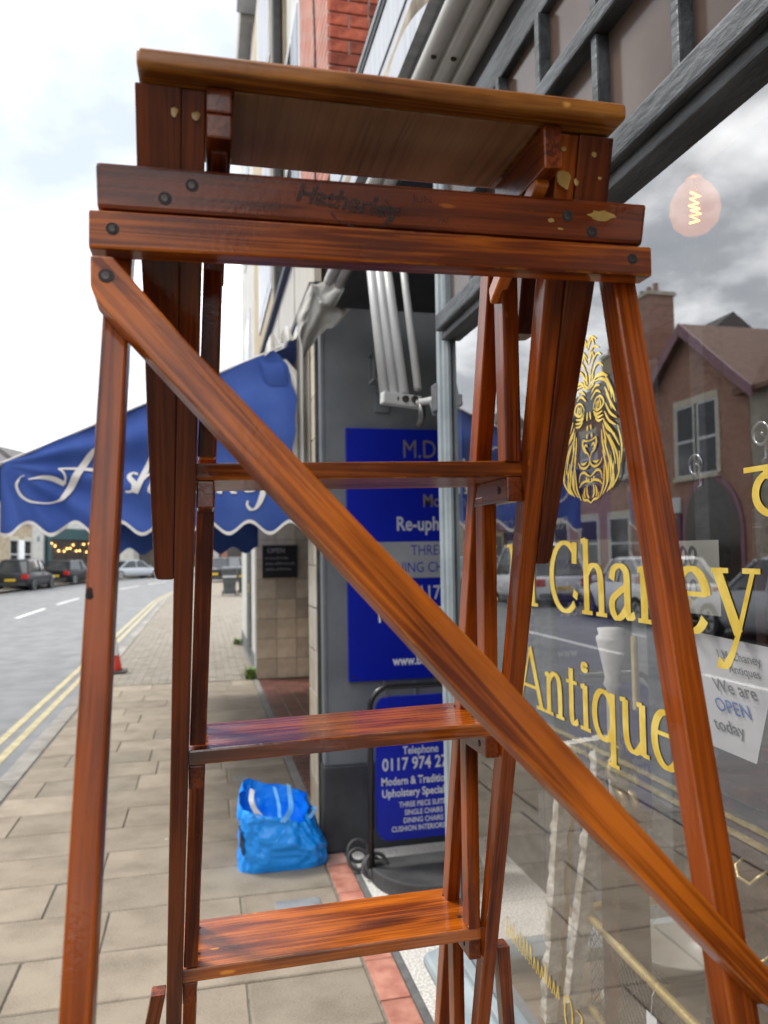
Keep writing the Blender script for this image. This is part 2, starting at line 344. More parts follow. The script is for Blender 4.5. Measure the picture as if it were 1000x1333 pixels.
# ------------------------------------------------------------------ palette
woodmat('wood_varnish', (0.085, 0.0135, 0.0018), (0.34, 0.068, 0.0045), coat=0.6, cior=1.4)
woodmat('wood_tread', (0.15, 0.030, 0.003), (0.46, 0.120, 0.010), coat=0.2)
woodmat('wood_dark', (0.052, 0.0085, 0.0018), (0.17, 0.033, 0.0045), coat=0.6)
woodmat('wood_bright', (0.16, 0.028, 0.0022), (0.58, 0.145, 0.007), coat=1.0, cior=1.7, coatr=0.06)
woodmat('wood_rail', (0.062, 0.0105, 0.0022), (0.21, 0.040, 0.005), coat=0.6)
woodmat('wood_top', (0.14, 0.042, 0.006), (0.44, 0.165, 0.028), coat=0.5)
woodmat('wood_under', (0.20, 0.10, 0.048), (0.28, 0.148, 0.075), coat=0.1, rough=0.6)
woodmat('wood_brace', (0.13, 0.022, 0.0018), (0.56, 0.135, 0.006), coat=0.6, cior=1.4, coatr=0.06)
pm('ochre_drip', (0.30, 0.17, 0.035), (0.42, 0.27, 0.08), 60, 0.35)
woodmat('mahogany', (0.035, 0.012, 0.006), (0.10, 0.038, 0.018), coat=0.6)
pm('putty_hole', (0.012, 0.007, 0.005), rough=0.7)
pm('steel_screw', (0.03, 0.026, 0.024), (0.09, 0.08, 0.075), 90, 0.4, metal=0.9)
pm('ink', (0.008, 0.004, 0.003), rough=0.6)
t = MATS['ink'].node_tree; o = [n_ for n_ in t.nodes if n_.type == 'OUTPUT_MATERIAL'][0]; src = o.inputs[0].links[0].from_socket
v = mapping(t, 'Object', (1, 1, 1)); n = t.nodes.new('ShaderNodeTexNoise'); n.inputs['Scale'].default_value = 420; n.inputs['Detail'].default_value = 3; t.links.new(v, n.inputs['Vector'])
r = t.nodes.new('ShaderNodeMapRange'); r.inputs[1].default_value = 0.42; r.inputs[2].default_value = 0.6; r.inputs[3].default_value = 0.9; r.inputs[4].default_value = 0.15; t.links.new(n.outputs[0], r.inputs[0])
tr = t.nodes.new('ShaderNodeBsdfTransparent'); mx_ = t.nodes.new('ShaderNodeMixShader'); t.links.new(r.outputs[0], mx_.inputs[0]); t.links.new(tr.outputs[0], mx_.inputs[1]); t.links.new(src, mx_.inputs[2]); t.links.new(mx_.outputs[0], o.inputs[0])
pm('asphalt', (0.14, 0.145, 0.15), (0.19, 0.195, 0.2), 3, 0.85, 0.4, 160)
pm('paving_bed', (0.15, 0.135, 0.112), (0.22, 0.2, 0.17), 30, 0.95)
def slabmat(name, a, b):
    m, t, bs, o = newmat(name); bs.inputs['Roughness'].default_value = 0.82; bs.inputs['Specular IOR Level'].default_value = 0.3
    nd = t.nodes.new; lk = t.links.new
    c = nd('ShaderNodeTexCoord'); oi = nd('ShaderNodeObjectInfo')
    ad = nd('ShaderNodeVectorMath'); ad.operation = 'ADD'; cb = nd('ShaderNodeCombineXYZ')
    k = nd('ShaderNodeMath'); k.operation = 'MULTIPLY'; k.inputs[1].default_value = 31; lk(oi.outputs['Random'], k.inputs[0])
    lk(k.outputs[0], cb.inputs[0]); lk(k.outputs[0], cb.inputs[1]); lk(c.outputs['Object'], ad.inputs[0]); lk(cb.outputs[0], ad.inputs[1])
    big = nd('ShaderNodeTexNoise'); big.inputs['Scale'].default_value = 5; big.inputs['Detail'].default_value = 6; lk(ad.outputs[0], big.inputs['Vector'])
    fine = nd('ShaderNodeTexNoise'); fine.inputs['Scale'].default_value = 130; fine.inputs['Detail'].default_value = 3; lk(ad.outputs[0], fine.inputs['Vector'])
    mad = nd('ShaderNodeMath'); mad.operation = 'MULTIPLY_ADD'; mad.inputs[1].default_value = 0.75; lk(fine.outputs[0], mad.inputs[0]); lk(big.outputs[0], mad.inputs[2])
    r = nd('ShaderNodeValToRGB'); r.color_ramp.elements[0].position = 0.6; r.color_ramp.elements[1].position = 1.15
    r.color_ramp.elements[0].color = (*a, 1); r.color_ramp.elements[1].color = (*b, 1); lk(mad.outputs[0], r.inputs[0])
    mr = nd('ShaderNodeMapRange'); mr.inputs[3].default_value = 0.84; mr.inputs[4].default_value = 1.14; lk(oi.outputs['Random'], mr.inputs[0])
    hs = nd('ShaderNodeHueSaturation'); lk(mr.outputs[0], hs.inputs['Value']); lk(r.outputs[0], hs.inputs['Color'])
    # old chewing gum and stains
    vo = nd('ShaderNodeTexVoronoi'); vo.inputs['Scale'].default_value = 4.2; lk(ad.outputs[0], vo.inputs['Vector'])
    vm = nd('ShaderNodeMapRange'); vm.inputs[1].default_value = 0.05; vm.inputs[2].default_value = 0.035; lk(vo.outputs['Distance'], vm.inputs[0])
    mx = nd('ShaderNodeMix'); mx.data_type = 'RGBA'; lk(vm.outputs[0], mx.inputs[0]); lk(hs.outputs[0], mx.inputs[6]); mx.inputs[7].default_value = (0.42, 0.4, 0.36, 1)
    lk(mx.outputs[2], bs.inputs['Base Color'])
    bp = nd('ShaderNodeBump'); bp.inputs['Strength'].default_value = 0.35; bp.inputs['Distance'].default_value = 0.004
    lk(fine.outputs[0], bp.inputs['Height']); lk(bp.outputs[0], bs.inputs['Normal'])
slabmat('slab', (0.183, 0.151, 0.113), (0.30, 0.255, 0.197))
slabmat('slab_grey', (0.165, 0.14, 0.106), (0.27, 0.235, 0.183))
slabmat('block_paver', (0.15, 0.135, 0.11), (0.24, 0.215, 0.175))
slabmat('kerb_stone', (0.15, 0.14, 0.125), (0.27, 0.255, 0.23))
pm('yellow_paint', (0.30, 0.255, 0.13), (0.45, 0.395, 0.235), 14, 0.7)
pm('white_paint', (0.6, 0.6, 0.6), (0.8, 0.8, 0.79), 20, 0.7)
pm('earth', (0.1, 0.1, 0.09), (0.16, 0.15, 0.13), 0.5, 0.9)
pm('red_tile', (0.34, 0.125, 0.085), (0.50, 0.235, 0.17), 14, 0.6, 0.2, 60, objvar=0.2)
pm('pink_tile', (0.42, 0.24, 0.19), (0.5, 0.3, 0.25), 30, 0.6, objvar=0.15)
pm('dark_strip', (0.10, 0.10, 0.098), (0.16, 0.158, 0.15), 20, 0.6)
pm('cover_grey', (0.15, 0.16, 0.17), (0.24, 0.25, 0.26), 12, 0.6, 0.3, 50)
pm('terrazzo', (0.42, 0.40, 0.36), (0.72, 0.70, 0.66), 110, 0.5, detail=2, lo=0.42, hi=0.6)
pm('quarry_tile', (0.10, 0.035, 0.028), (0.17, 0.07, 0.055), 12, 0.4, 0.15, 50, objvar=0.3)
pm('grout', (0.2, 0.17, 0.14), (0.28, 0.24, 0.2), 30, 0.9)

# ------------------------------------------------------------------ ground, road, pavement
def xc(Y): return -5.0 + (0.0048*(Y-27)**2 if Y > 27 else 0.0)     # centre line of the road, bending to the right
YS = [-60, -30, -10, 0, 5, 10, 15, 20, 25, 28, 31, 34, 38, 42, 46, 50, 55, 60, 66, 72, 80]
def strip(name, dl, dr, z, mat, ys=YS, kind='structure', parent=None):
    mb = MB(); vs = []
    for y in ys:
        vs += [(xc(y)+dl, y, z), (xc(y)+dr, y, z)]
    mb.add(vs, [(2*i, 2*i+1, 2*i+3, 2*i+2) for i in range(len(ys)-1)])
    o = mb.build(name, mat, parent)
    if kind: tag(o, kind=kind)
    return o
tag(MB().quad((-900, -900, -0.3), (900, -900, -0.3), (900, 900, -0.3), (-900, 900, -0.3)).build('ground', 'earth'), kind='structure')
road = strip('road', -4.75, 3.6, -0.10, 'asphalt')
def line_strip(name, off, wid, y0, y1, mat, n=24, z=-0.096):
    ys = [y0+(y1-y0)*i/n for i in range(n+1)]; vs = []
    for y in ys: vs += [(xc(y)+off-wid/2, y, z), (xc(y)+off+wid/2, y, z)]
    return MB().add(vs, [(2*i, 2*i+1, 2*i+3, 2*i+2) for i in range(n)]).build(name, mat, road)
line_strip('yellow_line', 3.21, 0.075, -20, 62, 'yellow_paint', 60)
line_strip('yellow_line', 3.37, 0.075, -20, 62, 'yellow_paint', 60)
line_strip('yellow_line', -4.5, 0.07, -20, 39, 'yellow_paint', 40)
for k in range(14):
    y0 = -13+k*5.95+0.15; line_strip('lane_dash', 0.0 if y0 > 18 else 0.0, 0.11, y0, y0+3.9, 'white_paint', 4)
# kerb: one stone at a time in view
pave = MB().box((-1.3, -40, -0.3), (0.72, 9.75, -0.007)).build('pavement', 'paving_bed'); tag(pave, kind='structure')
kerb = strip('kerb', 3.60, 3.62, -0.02, 'kerb_stone')
y = -4.0; k = 0
while y < 46:
    ln = 0.9; a = xc(y)+3.6; b = xc(y+ln)+3.6
    MB().hexa([(a-0.02, y+.004, -.2), (a+0.14, y+.004, -.2), (b+0.14, y+ln-.004, -.2), (b-0.02, y+ln-.004, -.2),
               (a, y+.004, 0.002), (a+0.14, y+.004, 0.004), (b+0.14, y+ln-.004, 0.004), (b, y+ln-.004, 0.002)]).build('kerb_stone', 'kerb_stone', kerb, 0.012 if y < 14 else 0)
    y += ln
rng = random.Random(3)
row = 0; y = 2.918-0.36*8
while y < 9.7:
    h = 0.36; y1 = min(y+h, 9.74); x = -1.245 + (-0.32 if row % 2 else -0.02)*1.0 + rng.uniform(-0.06, 0.06)
    while x < 0.585:
        ln = rng.choice([0.46, 0.56, 0.6, 0.62]); x1 = x+ln
        if x1 > 0.36: x1 = 0.585
        xa = max(x, -1.245)
        if x1-xa > 0.05:
            g = 0.0035; dz = rng.uniform(-0.0022, 0.0022); tilt = rng.uniform(-0.0015, 0.0015)
            cx, cy = (xa+x1)/2, (y+y1)/2; hw, hh = (x1-xa)/2-g, (y1-y)/2-g
            M = Matrix.Translation((cx, cy, dz)) @ Matrix.Rotation(tilt, 4, 'Y') @ Matrix.Rotation(rng.uniform(-.004, .004), 4, 'Z')
            MB().box((-hw, -hh, -0.05), (hw, hh, 0)).build('paving_slab', 'slab' if rng.random() < 0.82 else 'slab_grey', pave, 0.005, M=M, seg=1)
        x = x1
    y += h; row += 1
# service covers let into the slabs
c = MB().box((0.30, 3.36, 0.0), (0.50, 3.53, 0.0055)).build('service_cover', 'cover_grey', None, 0.002)
tag(c, 'grey rectangular metal service cover beside the red tile strip', 'cover')
c = MB().box((0.195, 5.42, 0.0), (0.30, 5.58, 0.006)).build('stop_tap_cover', 'kerb_stone', None, 0.002)
tag(c, 'small pale square stop tap cover in the slabs behind the blue bag', 'cover')
# block paving further along: too fine to pick apart singly
bp_ = MB().box((-1.3, 9.75, -0.3), (1.6, 31, -0.01)).build('block_pavement', 'paving_bed'); tag(bp_, kind='structure')
mb = MB(); yy = 9.76; r_ = 0
while yy < 31:
    xk = xc(yy)+3.75
    xx = xk - (0.1 if r_ % 2 else 0)
    x_end = 0.61 if yy < 14 else 1.6
    while xx < x_end:
        a = max(xx, xk)+0.004; b = min(xx+0.2, x_end)-0.004
        if b-a > 0.02:
            dz = rng.uniform(-0.002, 0.002); mb.box((a, yy+0.004, -0.04), (b, yy+0.096 if yy < 20 else yy+0.196, dz))
        xx += 0.2
    yy += 0.1 if yy < 20 else 0.2; r_ += 1
o = mb.build('paving_blocks', 'block_paver', bp_, fix=False); tag(o, kind='stuff')
# far pavement on our side and the pavement opposite
tag(strip('far_pavement', 3.6, 9.0, -0.02, 'slab_grey', [30.9, 34, 38, 42, 46, 50, 55, 60, 66]), kind='structure')
strip('opposite_pavement', -8.2, -4.75, 0.02, 'slab_grey')
strip('opposite_kerb', -4.9, -4.7, 0.024, 'kerb_stone')

# ------------------------------------------------------------------ the step ladder
LZ = lambda z: 0.628-0.447*(z-1.61)                # near face of the step stiles, leaning away towards the ground
SLx = lambda z: -0.0134-(1.868-z)*0.0336           # left edge of the left stile
SRx = lambda z: 0.2602+(1.868-z)*0.0672            # left edge of the right stile
lad = thing('step_ladder', 'tall varnished reddish brown wooden stepladder standing open on the pavement', 'ladder', (0.12, 0.75, 0))
T = 0.016
def P(x, z, off=0.0): return (x, LZ(z)+off, z)
D = (0, 0.022, 0)
FO = 0.092                                          # set-back of the front stile behind the rear one
for X, nm in ((SLx, 'L'), (SRx, 'R')):
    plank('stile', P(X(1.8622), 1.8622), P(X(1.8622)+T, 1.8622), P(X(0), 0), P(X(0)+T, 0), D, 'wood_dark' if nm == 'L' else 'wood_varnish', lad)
    s_ = (T+0.0003) if nm == 'L' else -(T+0.0003)                # the front stile stands one thickness further in
    plank('front_stile', P(X(1.83)+s_, 1.83, FO), P(X(1.83)+s_+T, 1.83, FO), P(X(0)+s_, 0, FO), P(X(0)+s_+T, 0, FO), D, 'wood_varnish', lad)
# side plates that carry the top, tapering downwards, with a rounded lower end
def side_plate(edges, off, depth, sgn):
    outer = [(x0, z) if sgn < 0 else (x1, z) for x0, x1, z in edges]; inner = [(x1, z) if sgn < 0 else (x0, z) for x0, x1, z in edges]
    xo, zo = outer[-1]; xi, zi = inner[-1]
    end = [(xo+(xi-xo)*t, zo-0.006*math.sin(math.pi/2*u)) for t, u in ((0.0, 0.0), (0.12, 0.7), (0.35, 1.0), (0.8, 1.0))]+[(xi, zi-0.006)]
    poly = outer[:-1]+end+inner[::-1][1:]
    mb = MB().prism([P(x, z, off) for x, z in poly], (0, depth, 0))
    a = Vector(P(outer[0][0], outer[0][1])); b = Vector(P(xo, zo))
    return local_board('side_plate', mb, a, b-a, (1, 0, 0), 'wood_dark', lad, 0.0012)
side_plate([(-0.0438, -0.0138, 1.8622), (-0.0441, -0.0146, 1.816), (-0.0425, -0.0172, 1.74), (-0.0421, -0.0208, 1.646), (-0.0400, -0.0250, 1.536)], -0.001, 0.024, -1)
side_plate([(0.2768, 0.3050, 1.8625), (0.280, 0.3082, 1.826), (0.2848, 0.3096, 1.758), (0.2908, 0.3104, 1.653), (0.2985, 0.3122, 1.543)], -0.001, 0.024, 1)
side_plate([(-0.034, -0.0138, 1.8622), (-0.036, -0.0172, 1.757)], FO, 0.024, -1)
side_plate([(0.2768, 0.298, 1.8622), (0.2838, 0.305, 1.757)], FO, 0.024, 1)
# the top
def rounded_top():
    mb = MB().hexa([(-0.0415, 0.4955, 1.8624), (0.3038, 0.4925, 1.8645), (0.3038, 0.617, 1.8650), (-0.0405, 0.617, 1.8628),
                    (-0.0415, 0.4955, 1.8752), (0.3038, 0.4925, 1.8774), (0.3038, 0.617, 1.8778), (-0.0405, 0.617, 1.8756)])
    me = mb.mesh('platform')
    bm = bmesh.new(); bm.from_mesh(me)
    bmesh.ops.subdivide_edges(bm, edges=[e_ for e_ in bm.edges if abs(e_.verts[0].co.x-e_.verts[1].co.x) > 0.2], cuts=24)
    bmesh.ops.bevel(bm, geom=[e_ for e_ in bm.edges if e_.is_manifold and e_.calc_face_angle(0) > 0.5], offset=0.0035, segments=3, affect='EDGES', profile=0.5)
    for v in bm.verts:
        n_ = mnoise.noise(v.co*40)+0.6*mnoise.noise(v.co*110)
        v.co += Vector((0, 0.0006*n_, 0.0005*n_))
    bm.to_mesh(me); bm.free(); return me
M = frame_matrix(Vector((0.13, 0.55, 1.87)), (1, 0, 0), (0, 1, 0)); me = rounded_top(); me.transform(M.inverted())
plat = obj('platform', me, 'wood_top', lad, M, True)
plank('platform_underside', (0.0205, 0.512, 1.8610), (0.2425, 0.512, 1.8628), (0.0205, 0.609, 1.8612), (0.2425, 0.609, 1.8632), (0, 0, 0.0012), 'wood_under', lad, 0.0003)
bar('platform_cleat', (0.0108, 0.509, 1.8445), (0.0108, 0.606, 1.8452), (0.017, 0, 0), (0, 0, 0.0172), 'wood_rail', lad)
plank('platform_cleat', (0.0025, 0.510, 1.8275), (0.0192, 0.510, 1.8275), (0.0025, 0.606, 1.8275), (0.0192, 0.606, 1.8275), (0, 0, 0.0168), 'wood_dark', lad)
plank('platform_cleat', (0.2440, 0.508, 1.8300), (0.2585, 0.508, 1.8312), (0.2440, 0.606, 1.8302), (0.2585, 0.606, 1.8312), (0, 0, 0.0318), 'wood_varnish', lad)
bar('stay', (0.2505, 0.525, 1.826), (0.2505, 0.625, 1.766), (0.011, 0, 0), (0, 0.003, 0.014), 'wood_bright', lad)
bar('stay', (0.0108, 0.525, 1.826), (0.0108, 0.625, 1.766), (0.011, 0, 0), (0, 0.003, 0.014), 'wood_dark', lad)
# hinge rail with the maker's stamp, and the rail of the rear frame under it
hr = plank('stamped_rail', (-0.0699, 0.5285, 1.8129), (-0.0688, 0.5285, 1.7812), (0.3405, 0.5285, 1.8208), (0.3355, 0.5285, 1.7878), (0, 0.0152, 0), 'wood_rail', lad, 0.003)
bar('back_rail', (-0.056, 0.5665, 1.805), (0.334, 0.5665, 1.8115), (0, 0, 0.026), (0, 0.012, 0), 'wood_rail', lad)
rr = plank('rear_rail', (-0.0736, 0.5255, 1.7786), (-0.0735, 0.5255, 1.7526), (0.3413, 0.5255, 1.7852), (0.3411, 0.5255, 1.7620), (0, 0.0190, 0), 'wood_brace', lad, 0.0018)
up = Vector((-0.0026, 0, 1)); rt = Vector((1, 0, 0.0193))
stp = text('maker_stamp', 'Hatherley', (0.0630, 0.52785, 1.7985), (1, 0, -0.10), (0.10, 0, 1), 0.0185, 'ink', hr, shear=0.22, bold=0.0007)
mbk = pen([spline([(0.0715+0.0, 0.0), (0.066, -0.007), (0.052, -0.0115), (0.034, -0.0105), (0.026, -0.004)]), spline([(0.0715, 0.0), (0.071, 0.006), (0.064, 0.0125)])], 0.0011, 0.0007)
place2d(mbk, (0.0630, 0.5277, 1.7985), (1, 0, -0.10), (0.10, 0, 1)).build('stamp_ring', 'ink', hr, fix=False)
text('maker_stamp', 'JUN', (0.149, 0.52785, 1.8045), (1, 0, 0.02), (-0.02, 0, 1), 0.0085, 'ink', hr)
text('maker_stamp', 'PAT', (0.168, 0.52785, 1.7915), (1, 0, 0.02), (-0.02, 0, 1), 0.005, 'ink', hr)
def screw(p, r=0.0042, n=(0, -1, 0), parent=lad):
    q = Vector(n).to_track_quat('Z', 'Y').to_matrix().to_4x4(); q.translation = Vector(p)
    h_ = MB().lathe([(r*1.25, -0.002), (r*1.25, 0.00035)], n=14).build('screw_hole', 'putty_hole', parent, M=q)
    MB().lathe([(r*0.72, -0.001), (r*0.72, 0.0006), (r*0.5, 0.00075)], n=12).build('screw', 'steel_screw', h_, M=q)
for p in ((-0.0584, 0.5255, 1.7665), (0.3242, 0.5255, 1.7744)): screw(p, 0.0034)
for p in ((-0.025, 0.5285, 1.7915), (-0.0073, 0.5285, 1.8023), (0.2718, 0.5285, 1.8052), (0.2921, 0.5285, 1.7943)): screw(p, 0.0036)
# rear frame: two legs and the long diagonal
RY = lambda z: 0.545+0.22*(z-1.765)
def leg(xt, xb, wd, zt, mat):
    plank('rear_leg', (xt, RY(zt), zt), (xt+wd, RY(zt), zt), (xb, RY(0), 0), (xb+wd, RY(0), 0), (0, 0.021, -0.0046), mat, lad, 0.002)
leg(-0.0640, -0.106, 0.0168, 1.775, 'wood_varnish')
leg(0.3180, 0.3200, 0.0205, 1.776, 'wood_varnish')
BY = lambda z: 0.527+0.22*(z-1.765)
bpts = [(-0.0722, 1.7470), (-0.0574, 1.7470), (-0.0122, 1.6914), (0.1776, 1.4803), (0.3495, 1.2775), (0.3475, 1.2570), (0.3336, 1.2705), (0.1552, 1.4606), (-0.0440, 1.6895), (-0.0601, 1.7076), (-0.0675, 1.7165), (-0.0714, 1.7258)]
mb = MB().prism([(x, BY(z), z) for x, z in bpts], (0, 0.0172, -0.0038))
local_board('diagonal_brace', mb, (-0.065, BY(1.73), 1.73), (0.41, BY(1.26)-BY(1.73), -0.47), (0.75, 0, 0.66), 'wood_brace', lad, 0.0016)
nrm = Vector((0, -1, 0.22))
screw((-0.0616, BY(1.7326)-0.0002, 1.7326), 0.0040, nrm); screw((0.3405, BY(1.2735)-0.0002, 1.2735), 0.0036, nrm)
# treads with the cleats below them and the diagonals of each bay
tz = [1.6125, 1.3560, 1.0978, 0.841, 0.584, 0.327]
for i, z in enumerate(tz):
    yl = LZ(z)+0.012; xl, xr = SLx(z)+T-0.002, SRx(z)+0.002
    e0, e1 = (-0.0023, 0.0033) if i == 0 else (-0.0031, 0.0039) if i == 1 else (-0.0021, 0.0017)
    cut = 0.0075
    mb = MB().hexa([(xl, yl, z+e0), (xr, yl, z+e1), (xr, yl+0.112, z+e1), (xl, yl+0.112, z+e0),
                    (xl, yl, z+e0+0.0145), (xr, yl, z+e1+0.0145), (xr, yl+0.112, z+e1+0.0145), (xl, yl+0.112, z+e0+0.0145)])
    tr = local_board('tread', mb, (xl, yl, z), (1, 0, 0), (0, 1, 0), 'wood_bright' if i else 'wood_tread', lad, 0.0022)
    for X, s in ((SLx(z)+T+0.0002, 1), (SRx(z)-0.0002, -1)):
        e_ = (e0 if s > 0 else e1)
        cl = bar('tread_cleat', (X+s*0.0070, yl+0.001, z+e_-0.0222), (X+s*0.0070, yl+0.108, z+e_-0.0222), (0.0145, 0, 0), (0, 0, 0.022), 'wood_rail', lad)
        for yy_ in (0.02, 0.095): screw((X+s*0.01432, yl+yy_, z+e_-0.011), 0.0028, (s, 0, 0))
        if i > 0:
            screw((X-s*(-0.016), yl+0.03, z+e_+0.0146), 0.0022, (0, 0, 1)); screw((X-s*(-0.016), yl+0.09, z+e_+0.0146), 0.0022, (0, 0, 1))
    if i < 6:
        zt = (tz[i-1]-0.010) if i else 1.822
        for X in (lambda q: SLx(q)+T, lambda q: SRx(q)-T):
            za_, zb_ = zt, z+0.0165; ya_ = LZ(za_)+FO; yb_ = LZ(zb_)+0.0145
            p0 = Vector((X(za_)+0.0005, ya_-0.022, za_)); p1 = Vector((X(zb_)+0.0005, yb_, zb_))
            d_ = (p1-p0).normalized(); pv = d_.cross(Vector((1, 0, 0))).normalized()*-0.02
            plank('lattice_bar', p0, p0+Vector((0.0145, 0, 0)), p1, p1+Vector((0.0145, 0, 0)), (0, 0.021, 0), 'wood_varnish', lad)
# lower outer struts that stiffen the feet
for s, X in ((1, lambda z: SRx(z)+T), (-1, lambda z: SLx(z))):
    za_, zb_ = 1.092, 0.02
    mb_a = Vector((X(za_)+s*0.0008, LZ(za_)+0.001, za_)); mb_b = Vector((X(zb_)+s*0.16, LZ(zb_)+0.001, zb_))
    plank('foot_strut', mb_a, mb_a+Vector((s*0.0148, 0, 0)), mb_b, mb_b+Vector((s*0.016, 0, 0)), (0, 0.02, 0), 'wood_varnish', lad)

# old ochre paint drips, and a dent in the left rear leg
def blob(nm, x, z, rx, rz, Y, mat, seed):
    r_ = random.Random(seed); n_ = 14
    pts = [(x+rx*math.cos(R(360*k/n_))*r_.uniform(.75, 1.2), Y, z+rz*math.sin(R(360*k/n_))*r_.uniform(.75, 1.2)) for k in range(n_)]
    MB().add([(x, Y-0.0005, z)]+pts, [(0, k+1, (k+1) % n_+1) for k in range(n_)]).build(nm, mat, lad, smooth=True)
for k, (x, z, rx, rz, off) in enumerate(((-0.0185, 1.849, .0022, .0048, 0), (-0.0045, 1.847, .0030, .0035, 0), (0.2685, 1.835, .0052, .0115, 0), (0.2655, 1.852, .0018, .0020, 0), (0.2905, 1.851, .0022, .0026, 0), (0.2985, 1.836, .0016, .0016, 0), (0.2795, 1.832, .0018, .0032, 0))):
    blob('paint_drip', x, z, rx, rz, LZ(z)-0.0014, 'ochre_drip', k)
for k, (x, z, rx, rz) in enumerate(((0.3005, 1.8075, .011, .0042), (0.258, 1.8005, .0026, .0018), (0.2655, 1.7945, .0022, .001))): blob('paint_drip', x, z, rx, rz, 0.5281, 'ochre_drip', 20+k)
blob('dent', -0.0672, 1.5275, .0022, .0045, RY(1.5275)-0.0006, 'putty_hole', 40)

# ------------------------------------------------------------------ antique shop: materials
pm('frame_paint', (0.20, 0.24, 0.26), (0.30, 0.345, 0.365), 9, 0.45, 0.15, 60, lo=0.3, hi=0.7)
pm('frame_worn', (0.02, 0.0235, 0.0255), (0.068, 0.077, 0.084), 16, 0.5, 0.4, 70, stretch=(1, 0.35, 1), lo=0.38, hi=0.62)
pm('wall_grey', (0.115, 0.128, 0.14), (0.15, 0.164, 0.176), 5, 0.6, 0.25, 40)
pm('plinth_black', (0.022, 0.025, 0.029), (0.04, 0.044, 0.05), 7, 0.5, 0.3, 30)
pm('sign_blue', (0.002, 0.010, 0.30), (0.003, 0.014, 0.36), 2, 0.4, spec=0.25)
pm('silver_band', (0.42, 0.45, 0.5), (0.6, 0.62, 0.66), 3, 0.35, metal=0.6)
pm('silver_letter', (0.52, 0.55, 0.6), (0.66, 0.68, 0.7), 5, 0.4, metal=0.3)
pm('white_letter', (0.8, 0.8, 0.8), rough=0.5)
pm('dim_gold', (0.25, 0.21, 0.17), (0.36, 0.32, 0.28), 5, 0.4, metal=0.5)
pm('blue_letter', (0.01, 0.02, 0.35), rough=0.5)
pm('gold_leaf', (0.74, 0.50, 0.055), (0.92, 0.70, 0.16), 26, 0.28, 0.25, 40, metal=0.5, bdist=0.002)
pm('brass', (0.62, 0.47, 0.18), (0.82, 0.66, 0.32), 12, 0.25, 0.2, 60, metal=0.6, rough2=0.45)
pm('room_wall', (0.10, 0.075, 0.06), (0.15, 0.115, 0.09), 2, 0.8)
pm('room_brown', (0.21, 0.14, 0.10), (0.27, 0.185, 0.135), 3, 0.7)
pm('board_floor', (0.16, 0.12, 0.085), (0.24, 0.185, 0.135), 5, 0.6, stretch=(1, 6, 1))
pm('tube_grey', (0.42, 0.41, 0.38), (0.52, 0.51, 0.48), 8, 0.5, 0.1, 40)
pm('tube_white', (0.34, 0.345, 0.345), (0.50, 0.505, 0.5), 4, 0.35, stretch=(1, 1, .2))
pm('iron', (0.10, 0.105, 0.11), (0.2, 0.2, 0.205), 20, 0.4, metal=0.7)
pm('black_tube', (0.012, 0.012, 0.013), rough=0.25)
pm('rubber', (0.035, 0.036, 0.037), (0.06, 0.061, 0.062), 8, 0.6, 0.3, 50)
pm('paper', (0.84, 0.86, 0.9), (0.88, 0.9, 0.93), 4, 0.7)
pm('paper_old', (0.36, 0.36, 0.32), (0.44, 0.44, 0.39), 4, 0.7)
pm('print_grey', (0.09, 0.095, 0.10), rough=0.7)
pm('print_blue', (0.03, 0.13, 0.5), rough=0.7)
pm('distressed', (0.36, 0.32, 0.26), (0.80, 0.77, 0.70), 22, 0.7, 0.7, 45, detail=9)
pm('old_gilt', (0.42, 0.28, 0.10), (0.62, 0.46, 0.22), 14, 0.45, 0.4, 50, metal=0.5)
pm('bronze', (0.22, 0.15, 0.075), (0.42, 0.32, 0.17), 14, 0.4, 0.2, 40, metal=0.6)
pm('white_wood', (0.62, 0.61, 0.57), (0.82, 0.81, 0.77), 12, 0.55, 0.2, 40)
pm('dish_white', (0.34, 0.32, 0.28), (0.42, 0.4, 0.35), 6, 0.35)
pm('fascia_white', (0.36, 0.385, 0.43), (0.50, 0.52, 0.55), 3, 0.35, stretch=(1, 8, 0.4))
pm('old_cloth', (0.20, 0.165, 0.12), (0.42, 0.36, 0.28), 9, 0.9, 0.4, 40)
pm('black_trim', (0.014, 0.014, 0.015), (0.03, 0.03, 0.03), 12, 0.5)
pm('chrome', (0.3, 0.3, 0.31), rough=0.12, metal=1.0)
pm('painted_glass', (0.062, 0.040, 0.030), (0.115, 0.082, 0.066), 3.5, 0.14, spec=0.22)
glassmat('shop_glass', 3.7); glassmat('upper_glass', 1.28)
glassmat('lamp_glass', 1.45, (1.0, 0.92, 0.82))
t = MATS['lamp_glass'].node_tree; o = [n_ for n_ in t.nodes if n_.type == 'OUTPUT_MATERIAL'][0]; src = o.inputs[0].links[0].from_socket
em = t.nodes.new('ShaderNodeEmission'); em.inputs[0].default_value = (1.0, 0.30, 0.04, 1); em.inputs[1].default_value = 0.09
ad = t.nodes.new('ShaderNodeAddShader'); t.links.new(src, ad.inputs[0]); t.links.new(em.outputs[0], ad.inputs[1]); t.links.new(ad.outputs[0], o.inputs[0])
m, t, b, o = newmat('mirror'); b.inputs['Base Color'].default_value = (0.75, 0.78, 0.75, 1); b.inputs['Metallic'].default_value = 1; b.inputs['Roughness'].default_value = 0.03
emitmat('filament', (1.0, 0.30, 0.03), 9)
emitmat('warm_bulb', (1.0, 0.5, 0.14), 4)

